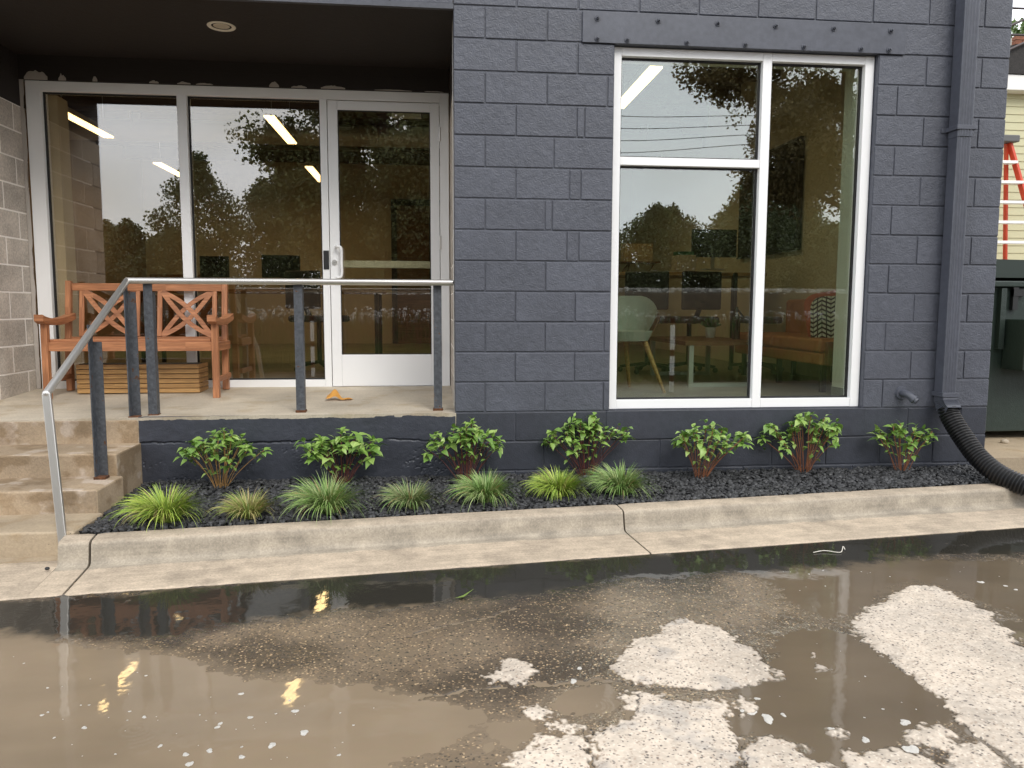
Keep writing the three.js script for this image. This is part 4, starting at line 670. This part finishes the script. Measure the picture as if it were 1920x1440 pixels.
  part('base', wuv(bx(2.95, 3.62, 0.25, 0.35, -2.5, -0.72, 0.02, 2)), tan, so); for (let i = 0; i < 2; i++) part('seat_cushion', wuv(bx(2.94, 3.55, 0.352, 0.465, -2.5 + i * 0.89, -1.62 + i * 0.89, 0.03, 3)), tan, so); part('backrest', wuv(bx(3.48, 3.64, 0.35, 0.8, -2.5, -0.72, 0.04, 3)), tan, so); part('arm', bx(2.98, 3.64, 0.25, 0.44, -0.715, -0.66, 0.01, 1), M.darkWood, so); for (const x of [3.02, 3.55]) for (const z of [-0.8, -1.6, -2.4]) part('leg', bx(x - 0.02, x + 0.02, 0.025, 0.25, z - 0.02, z + 0.02), M.black, so);
  const pat = tex(256, 0.42, (u, v) => { const c = u * 6, k = Math.floor(c), f = c - k - 0.5, w = ((v * 11 + (k % 2 ? -1 : 1) * Math.abs(f) * 1.1) % 1 + 1) % 1, on = w > 0.42 && Math.abs(f) < 0.43 && Math.abs(f) > 0.03; return on ? [0.8, 0.8, 0.74] : [0.06, 0.06, 0.06]; }), pat2 = tex(256, 0.5, (u, v) => { const w = ((u * 1.5 + v * 2.1) % 1 + 1) % 1; return w > 0.5 ? [0.82, 0.8, 0.72] : [0.07, 0.07, 0.06]; });
  const pillow = (x, y, z, s, m, ry, rz, label) => { const g = new THREE.SphereGeometry(1, 24, 16), p = g.attributes.position; for (let i = 0; i < p.count; i++) { const a = p.getX(i), b = p.getY(i), c = p.getZ(i), q = (v) => Math.sign(v) * Math.pow(Math.abs(v), 0.5); const fx = q(a), fyy = q(b), r = 1 + 0.06 * Math.abs(fx * fyy); p.setXYZ(i, fx * s * r, fyy * s * r, c * s * 0.32); } g.computeVertexNormals(); const uv = g.attributes.uv; for (let i = 0; i < p.count; i++) uv.setXY(i, p.getX(i), p.getY(i)); const o = solid('throw_pillow', g, m, label, 'pillow', 'sofa pillows'); o.position.set(x, y, z); o.rotation.set(-0.2, ry, rz); };
  pillow(3.25, 0.645, -1.12, 0.215, mat([0.42, 0.09, 0.035], 0.9), -0.65, 0.08, 'rust red pillow behind the patterned one on the sofa'); pillow(3.2, 0.615, -0.96, 0.2, mat([1, 1, 1], 0.9, { map: pat }), -0.6, -0.05, 'black and white patterned pillow on the sofa'); pillow(3.32, 0.58, -0.8, 0.17, mat([1, 1, 1], 0.9, { map: pat2 }), -0.5, 0.2, 'pillow with bold black stripes at the near end of the sofa');
  const ta = thing('coffee_table', 'low dark timber coffee table behind the tall window', 'table'); part('top', bxu(2.02, 2.72, 0.385, 0.42, -2.5, -1.28), M.darkWood, ta); for (const z of [-1.31, -2.47]) part('frame', [bx(2.06, 2.1, 0.025, 0.385, z - 0.02, z + 0.02), bx(2.64, 2.68, 0.025, 0.385, z - 0.02, z + 0.02), bx(2.1, 2.64, 0.025, 0.06, z - 0.02, z + 0.02)], M.duct, ta);
  const po = thing('potted_plant', 'small plant in a white pot on the coffee table', 'plant', [2.56, 0.42, -2.15]); part('pot', new THREE.LatheGeometry([[0, 0], [0.04, 0], [0.055, 0.1], [0.05, 0.1], [0.045, 0.085], [0, 0.085]].map(([a, b]) => new THREE.Vector2(a, b)), 24), M.white, po);
  const lf = new THREE.PlaneGeometry(0.018, 0.11).translate(0, 0.055, 0), lv = []; for (let i = 0; i < 40; i++) { const g = lf.clone(); g.rotateX(rr(-1.1, 1.1)); g.rotateZ(rr(-1.1, 1.1)); g.rotateY(rr(0, 6.3)); g.translate(0, 0.09, 0); lv.push(g); } part('leaves', lv, mat([0.06, 0.14, 0.04], 0.6, { side: THREE.DoubleSide }), po);
  solid('wine_bottle', new THREE.LatheGeometry([[0, 0], [0.036, 0], [0.037, 0.18], [0.03, 0.21], [0.014, 0.24], [0.014, 0.3], [0, 0.3]].map(([a, b]) => new THREE.Vector2(a, b)), 18).translate(2.66, 0.42, -1.75), mat([0.01, 0.025, 0.012], 0.15), 'dark green bottle on the coffee table', 'bottle');
  const ch = thing('shell_chair', 'grey upholstered shell chair with tapered wooden legs behind the tall window', 'chair', [1.37, 0.025, -0.98]); ch.rotation.y = 0.35; ch.scale.setScalar(1.12);
  const shell = (r0, r1, y0, y1, m, name) => { const pos = [], idx = [], n = 30, k = 8; for (let i = 0; i <= n; i++) for (let j = 0; j <= k; j++) { const a = lerp(-2.5, 2.5, i / n) - Math.PI / 2, t = j / k, r = lerp(r0, r1, Math.pow(t, 0.6)), h = lerp(y0, y1 - 0.14 * sst(1.1, 2.5, Math.abs(lerp(-2.5, 2.5, i / n))), t); pos.push(Math.cos(a) * r, h, Math.sin(a) * r * 0.92); } for (let i = 0; i < n; i++) for (let j = 0; j < k; j++) { const a = i * (k + 1) + j; idx.push(a, a + 1, a + k + 1, a + 1, a + k + 2, a + k + 1); } const g = new THREE.BufferGeometry(); g.setAttribute('position', new THREE.Float32BufferAttribute(pos, 3)); g.setIndex(idx); g.computeVertexNormals(); part(name, g, m, ch); };
  const felt = mat([0.4, 0.42, 0.4], 0.95, { side: THREE.DoubleSide }); shell(0.17, 0.29, 0.36, 0.66, mat([0.3, 0.16, 0.06], 0.5, { side: THREE.DoubleSide }), 'wooden_shell'); shell(0.16, 0.272, 0.4, 0.7, felt, 'upholstery'); part('seat', new THREE.CylinderGeometry(0.24, 0.2, 0.07, 28).translate(0, 0.41, 0), felt, ch);
  for (const [x, z] of [[-1, -1], [1, -1], [-1, 1], [1, 1]]) part('leg', cyl([x * 0.24, 0, z * 0.22], [x * 0.13, 0.37, z * 0.12], 0.012, 0.021, 10), M.acacia, ch);
  const tv = thing('wall_screen', 'large dark screen on the side wall behind the tall window', 'screen'); part('panel', bx(3.6, 3.64, 1.33, 2.44, -4.1, -2.56, 0.006, 1), M.blackGloss, tv); part('bezel', [bx(3.595, 3.645, 1.31, 1.329, -4.12, -2.54), bx(3.595, 3.645, 2.441, 2.46, -4.12, -2.54), bx(3.595, 3.645, 1.329, 2.441, -2.559, -2.54)], M.black, tv);
  const fd = thing('inner_door', 'brown timber door with dark glass at the back of the office', 'door', [-0.1, 0.03, -9.48]); part('leaf', bxu(-0.7, 0.6, 0.0, 2.55, -0.02, 0.05), M.darkWood, fd); part('glass', bx(-0.1, 0.45, 0.9, 2.35, 0.051, 0.06), M.blackGloss, fd); part('frame', [bx(-0.8, -0.7, 0, 2.66, -0.02, 0.07), bx(0.6, 0.7, 0, 2.66, -0.02, 0.07), bx(-0.7, 0.6, 2.55, 2.66, -0.02, 0.07)], M.black, fd);
  solid('office_shelf', [bx(-4.9, -3.9, 0.03, 0.9, -8.9, -8.5), bx(-4.9, -3.9, 1.2, 1.25, -8.9, -8.5)], M.darkWood, 'low dark cabinet against the back wall of the office', 'cabinet');
}

// ------------------------------------------------------------------ beyond the right corner
{
  const dk = mat([0.022, 0.038, 0.03], 0.45, { map: T.paintTone, bumpMap: T.concBump, bumpScale: 0.002 }), d = thing('dumpster', 'dark green steel dumpster beyond the right corner of the building', 'dumpster');
  part('body', wuv(bx(4.5, 7.2, -0.4, 0.9, -3.3, -1.25, 0.01, 1)), dk, d); part('rim', wuv(bx(4.46, 7.24, 0.9, 0.955, -3.34, -1.2, 0.012, 1)), dk, d); part('lifting_pocket', wuv(bx(4.93, 6.6, 0.17, 0.62, -1.245, -0.98, 0.012, 1)), dk, d);
  part('lid', wuv(extrude([[4.4, 0.0], [7.3, 0.0], [7.3, 0.12], [4.4, 0.17]], 2.1).translate(0, 0.985, -3.36)), mat([0.016, 0.028, 0.022], 0.5), d); part('rib', [4.62, 4.86].map((x) => bx(x, x + 0.05, 0.35, 0.89, -1.248, -1.2)), dk, d); for (const x of [4.7, 6.9]) part('skid', bx(x, x + 0.12, -0.47, -0.4, -3.2, -1.35), M.black, d);
  part('hinge_bracket', [bx(4.98, 5.03, 0.7, 0.9, -1.249, -1.21), bx(4.98, 5.1, 0.82, 0.88, -1.249, -1.205)], M.black, d);
  const h = thing('siding_house', 'neighbouring house with pale yellow lap siding and white eaves', 'house'); const sm = mat([0.52, 0.5, 0.32], 0.7, { bumpMap: T.brush, bumpScale: 0.0006 });
  for (let i = 0; i < 41; i++) { const y = -0.6 + i * 0.105; part('siding_board', bar([6.2, y + 0.05, -5.0], [13, y + 0.05, -5.0], 0.012, 0.118, [0, 1, -0.1]), sm, h); }
  part('wall', bx(6.2, 13, -0.6, 3.7, -9, -5.03), sm, h); part('eaves_board', bx(6.0, 13.2, 3.655, 3.86, -5.02, -4.82, 0.01, 1), M.white, h); part('roof', wuv(extrude([[5.9, 3.865], [13.3, 3.865], [13.3, 5.6], [8.02, 4.31], [5.9, 3.9]], 0.15).translate(0, 0, -4.95)), mat([0.05, 0.05, 0.055], 0.8, { map: T.speck }), h);
  const rl = thing('stair_railing', 'dark metal stair railing above the neighbouring roof', 'railing'); const dm = mat([0.06, 0.045, 0.045], 0.5);
  for (const y of [4.45, 4.8]) part('bar', cyl([7.0, y, -5.05], [10, y + 0.02, -5.05], 0.016, 0.016, 8), dm, rl); for (const y of [4.25, 4.56]) part('bar', cyl([7.2, y - 0.25, -4.75], [9.5, y + 0.8, -4.75], 0.017, 0.017, 8), dm, rl); for (const x of [7.3, 9.0]) part('post', cyl([x, 3.9, -4.9], [x, 4.85, -4.9], 0.02, 0.02, 8), dm, rl);
  const chm = thing('brick_chimney', 'red brick chimney behind the stair railing', 'chimney'); const bm = [mat([0.36, 0.15, 0.1], 0.9, { map: T.speck }), mat([0.42, 0.19, 0.13], 0.9, { map: T.speck })];
  part('core', bx(10.19, 11.65, 2.98, 5.53, -8.58, -8.02), mat([0.4, 0.37, 0.33], 0.95), chm); for (let r = 0; r < 33; r++) for (let c = 0; c < 6; c++) { const y = 3 + r * 0.077, x = 10.17 + c * 0.25 - (r % 2) * 0.12; part('brick', bx(Math.max(x, 10.17), Math.min(x + 0.238, 11.67), y, y + 0.066, -8.1, -8.0), bm[(r * 7 + c * 3) % 5 > 2 ? 1 : 0], chm); }
  const ld = thing('step_ladder', 'orange fibreglass stepladder with pale treads by the neighbouring house', 'ladder'); const org = mat([0.62, 0.07, 0.03], 0.45);
  const RT = [7.42, 2.9, -4.5], RB = [8.36, -0.45, -4.1], LT = [7.05, 2.9, -4.5], LB = [6.75, -0.45, -4.1]; part('rail', bar(RT, RB, 0.03, 0.08, [0, 0, 1]), org, ld); part('rail', bar(LT, LB, 0.03, 0.08, [0, 0, 1]), org, ld);
  part('rear_rail', bar([7.4, 2.88, -4.52], [7.9, -0.45, -4.9], 0.03, 0.05, [0, 0, 1]), org, ld); part('rear_rail', bar([7.07, 2.88, -4.52], [6.9, -0.45, -4.9], 0.03, 0.05, [0, 0, 1]), org, ld);
  for (let i = 0; i < 10; i++) { const t = (2.9 - (2.625 - i * 0.262)) / 3.35, x1 = lerp(RT[0], RB[0], t), x0 = lerp(LT[0], LB[0], t), z = lerp(-4.5, -4.1, t), y = 2.9 - 3.35 * t; part('tread', bx(x0, x1, y - 0.018, y + 0.018, z - 0.045, z + 0.06, 0.004, 1), M.alu, ld); }
  part('top_cap', bx(7.0, 7.5, 2.88, 2.97, -4.62, -4.4, 0.015, 1), mat([0.1, 0.1, 0.1], 0.5), ld);
  solid('loose_stone', new THREE.IcosahedronGeometry(0.03, 1).scale(1.2, 0.8, 1).translate(4.86, -0.455, -1.05), mat([0.42, 0.36, 0.28], 0.9), 'small pale stone on the concrete before the dumpster', 'stone');
}

// ------------------------------------------------------------------ across the road, mirrored in the glass
{
  const pos = [], idx = [], n = 120, prof = [[7.4, -0.66], [7.6, -0.58], [9, -0.5], [10.2, -0.25], [11, 0.15], [11.6, 0.5], [12.3, 1.0], [12.8, 1.12], [14.5, 1.12], [17, 0.9], [40, 0.9], [80, 1.6]];
  for (let i = 0; i <= n; i++) for (const [z, y] of prof) { const x = lerp(-55, 55, i / n); pos.push(x, y + (z > 8 && z < 20 ? 0.16 * (fbm(x * 0.5, z, 3, 701) - 0.5) : 0), z); }
  for (let i = 0; i < n; i++) for (let k = 0; k + 1 < prof.length; k++) { const a = i * prof.length + k, b = a + prof.length; idx.push(a, a + 1, b, b, a + 1, b + 1); }
  const g = new THREE.BufferGeometry(); g.setAttribute('position', new THREE.Float32BufferAttribute(pos, 3)); g.setIndex(idx); g.computeVertexNormals();
  struct('embankment', wuv((g.setAttribute('uv', new THREE.Float32BufferAttribute(new Float32Array(pos.length / 3 * 2), 2)), g)), mat([0.12, 0.085, 0.05], 0.95, { map: T.speck }));
  const st = new THREE.IcosahedronGeometry(1, 0), bal = new THREE.InstancedMesh(st, mat([1, 1, 1], 0.95), 10000), q = new THREE.Object3D(), c = new THREE.Color(), r2 = mulberry(9);
  for (let i = 0; i < 10000; i++) { const t = r2(), z = lerp(11.3, 13.6, t), y = z < 12.8 ? lerp(0.3, 1.12, (z - 11.3) / 1.5) : 1.12, s = 0.03 + 0.035 * r2(); q.position.set(lerp(-11, 14, r2()), y + 0.02, z); q.scale.set(s * 1.3, s, s); q.rotation.set(r2() * 3, r2() * 6, r2() * 3); q.updateMatrix(); bal.setMatrixAt(i, q.matrix); const k = 0.2 + 0.5 * r2() * r2(); bal.setColorAt(i, c.setRGB(k, k * 0.94, k * 0.88)); }
  bal.name = 'railway_ballast'; bal.userData.kind = 'stuff'; tag(bal, 'grey stone ballast on the bank across the road', 'ballast'); scene.add(bal);
  const gb = new THREE.BufferGeometry(); gb.setAttribute('position', new THREE.Float32BufferAttribute([-0.012, 0, 0, 0.012, 0, 0, 0.04, 0.3, 0.05, -0.03, 0, 0.01, -0.01, 0, 0.01, -0.08, 0.24, 0.0, 0.02, 0, -0.01, 0.04, 0, 0, 0.0, 0.34, -0.05], 3)); gb.computeVertexNormals();
  const wd = new THREE.InstancedMesh(gb, mat([1, 1, 1], 0.9, { side: THREE.DoubleSide }), 16000);
  for (let i = 0; i < 16000; i++) { const z = lerp(7.6, 11.4, r2()), y = z < 9 ? lerp(-0.58, -0.5, (z - 7.6) / 1.4) : z < 10.2 ? lerp(-0.5, -0.25, (z - 9) / 1.2) : lerp(-0.25, 0.4, (z - 10.2) / 1.2); q.position.set(lerp(-10, 12, r2()), y - 0.02, z); const s = 0.5 + r2() * 0.9; q.scale.set(s, s, s); q.rotation.set(0, r2() * 6.3, 0); q.updateMatrix(); wd.setMatrixAt(i, q.matrix); const k = r2(); if (z > 9.6 && k > 0.35) wd.setColorAt(i, c.setRGB(0.16, 0.09, 0.05)); else wd.setColorAt(i, c.setRGB(0.06 + 0.05 * k, 0.09 + 0.05 * k, 0.03)); }
  wd.name = 'verge_weeds'; wd.userData.kind = 'stuff'; tag(wd, 'rough grass and weeds on the verge across the road', 'grass'); scene.add(wd);
  // foliage
  const clump = (() => { const r = mulberry(33), ps = []; for (let i = 0; i < 26; i++) { const g = new THREE.BufferGeometry(); g.setAttribute('position', new THREE.Float32BufferAttribute([0, 0, 0, 0.5, 0.06, 0.45, 0, 0.0, 1.0, 0, 0, 0, 0, 0, 1.0, -0.5, 0.06, 0.45], 3)); g.scale(0.11, 0.13, 0.15); g.rotateX(r() * 2 - 0.4); g.rotateZ(r() * 2 - 1); g.rotateY(r() * 6.3); const a = r() * 6.3, b = Math.acos(2 * r() - 1), d = 0.42 * Math.cbrt(r()); g.translate(d * Math.sin(b) * Math.cos(a), d * Math.cos(b), d * Math.sin(b) * Math.sin(a)); g.computeVertexNormals(); ps.push(g); } return mergeGeometries(ps); })();
  const leafM = phys([1, 1, 1], 0.7, { side: THREE.DoubleSide, transmission: 0.3, thickness: 0 }), bark = mat([0.06, 0.045, 0.035], 0.95, { map: T.speck });
  const grow = (o, spots, scale, tint, seed) => { const r = mulberry(seed), m = new THREE.InstancedMesh(clump, leafM, spots.length); spots.forEach((p, i) => { q.position.set(...p); const s = scale * (0.7 + 0.7 * r()); q.scale.set(s, s, s); q.rotation.set(r() * 6, r() * 6, r() * 6); q.updateMatrix(); m.setMatrixAt(i, q.matrix); const k = 0.7 + 0.6 * r(); m.setColorAt(i, c.setRGB(tint[0] * 1.6 * k, tint[1] * 1.6 * k, tint[2] * 1.5 * k)); }); m.name = 'crown'; m.userData.kind = 'stuff'; o.add(m); };
  const tree = (x, z, H, R, y0, seed, tint, label, dens = 2200) => {
    const r = mulberry(seed), o = thing('roadside_tree', label, 'tree', [x, 1.0, z], 'trees mirrored in the glass'), G = [], spots = [];
    part('trunk', tube([[0, -0.2, 0], [0.1, H * 0.25, 0.1], [-0.1, H * 0.5, 0], [0.05, H * 0.8, 0]], 0.17, 20, 8), bark, o);
    const nb = 26; for (let i = 0; i < nb; i++) { const t = i / nb, yb = lerp(y0 * 0.8, H * 0.8, t), a = i * 2.4 + r(), len = R * (0.65 + 0.5 * r()) * Math.sin(Math.PI * clamp(0.22 + 0.72 * t)) , up = 0.3 + 0.5 * r(), tip = [Math.cos(a) * len, yb + up * len * 0.7, Math.sin(a) * len]; G.push(tube([[0, yb, 0], [tip[0] * 0.5, yb + up * len * 0.45, tip[2] * 0.5], tip], 0.035 + 0.05 * (1 - t), 8, 5));
      const k = Math.ceil(dens / nb); for (let j = 0; j < k; j++) { const u = 0.35 + 0.7 * Math.sqrt(r()), sp = 0.28 * R * (0.5 + 0.5 * r()), g = () => (r() + r() + r() - 1.5) * sp; spots.push([tip[0] * u + g(), yb + (tip[1] - yb) * u + g() * 0.8, tip[2] * u + g()]); } }
    part('branches', G, bark, o); grow(o, spots, 0.72, tint, seed + 5);
  };
  tree(-1.6, 18, 12.5, 3.9, 1.0, 11, [0.075, 0.085, 0.03], 'tall leafy tree across the road, mirrored beside the entrance door', 10000);
  tree(12.2, 17, 13, 3.6, 3.0, 23, [0.11, 0.085, 0.035], 'tall open tree across the road, mirrored in the right of the tall window', 6000);
  const far = thing('distant_trees', 'line of distant trees across the road, mirrored in the glass', 'trees', [0, 0, 0]); far.userData.kind = 'stuff';
  const sp = [], r = mulberry(77); for (let k = 0; k < 44; k++) { const x = -42 + k * 2.0 + r() * 1.5, z = 36 + r() * 14, h = (3.6 + 4.6 * r()) * (x > 3 && x < 26 ? 0.8 : 1), R = 2.2 + r() * 1.4; for (let j = 0; j < 620; j++) { const a = r() * 6.3, t = r(), w = R * Math.sqrt(r()) * Math.sin(Math.PI * clamp(0.16 + t * 0.84)) ; sp.push([x + Math.cos(a) * w, 1.2 + t * h, z + Math.sin(a) * w]); } }
  grow(far, sp, 1.05, [0.07, 0.085, 0.035], 91);
  for (let i = 0; i < 4; i++) solid('power_line', tube([[-2 + i * 1.2, 10.6 - i * 0.8, 27], [6, 8.4 - i * 0.5, 25.5], [12.5, 8.1 - i * 0.35, 24]], 0.014, 30, 5), M.black, `${['topmost', 'second from top', 'third from top', 'lowest'][i]} overhead power line across the road`, 'power line', 'overhead lines');
  for (const [x, z, w] of [[-2.4, 6.9, 'before the entrance'], [3.55, 6.25, 'before the tall window']]) { const p = thing('marker_post', `white marker post with rust bands across the road ${w}`, 'marker post', [x, -0.6, z], 'marker posts'); part('shaft', cyl([0, 0, 0], [0, 1.15, 0], 0.035, 0.035, 14), M.white, p); for (const y of [0.22, 0.62, 1.1]) part('band', cyl([0, y - 0.05, 0], [0, y + 0.05, 0], 0.037, 0.037, 14), M.rust, p); }
  const ft = thing('house_tree', 'green tree behind the brick chimney', 'tree', [14.15, -0.6, -11.5]); part('trunk', tube([[0, 0, 0], [0.1, 3, 0], [0, 6, 0]], 0.16, 12, 8), bark, ft); const fs = []; for (let j = 0; j < 1500; j++) { const a = r() * 6.3, b = Math.acos(2 * r() - 1), d = 1.5 * Math.cbrt(r()); fs.push([d * Math.sin(b) * Math.cos(a), 6.5 + d * Math.cos(b), d * Math.sin(b) * Math.sin(a)]); } grow(ft, fs, 0.6, [0.06, 0.1, 0.025], 95);
}
scene.traverse((o) => { if (o.isMesh) { o.castShadow = true; o.receiveShadow = true; } });
renderer.render(scene, camera);
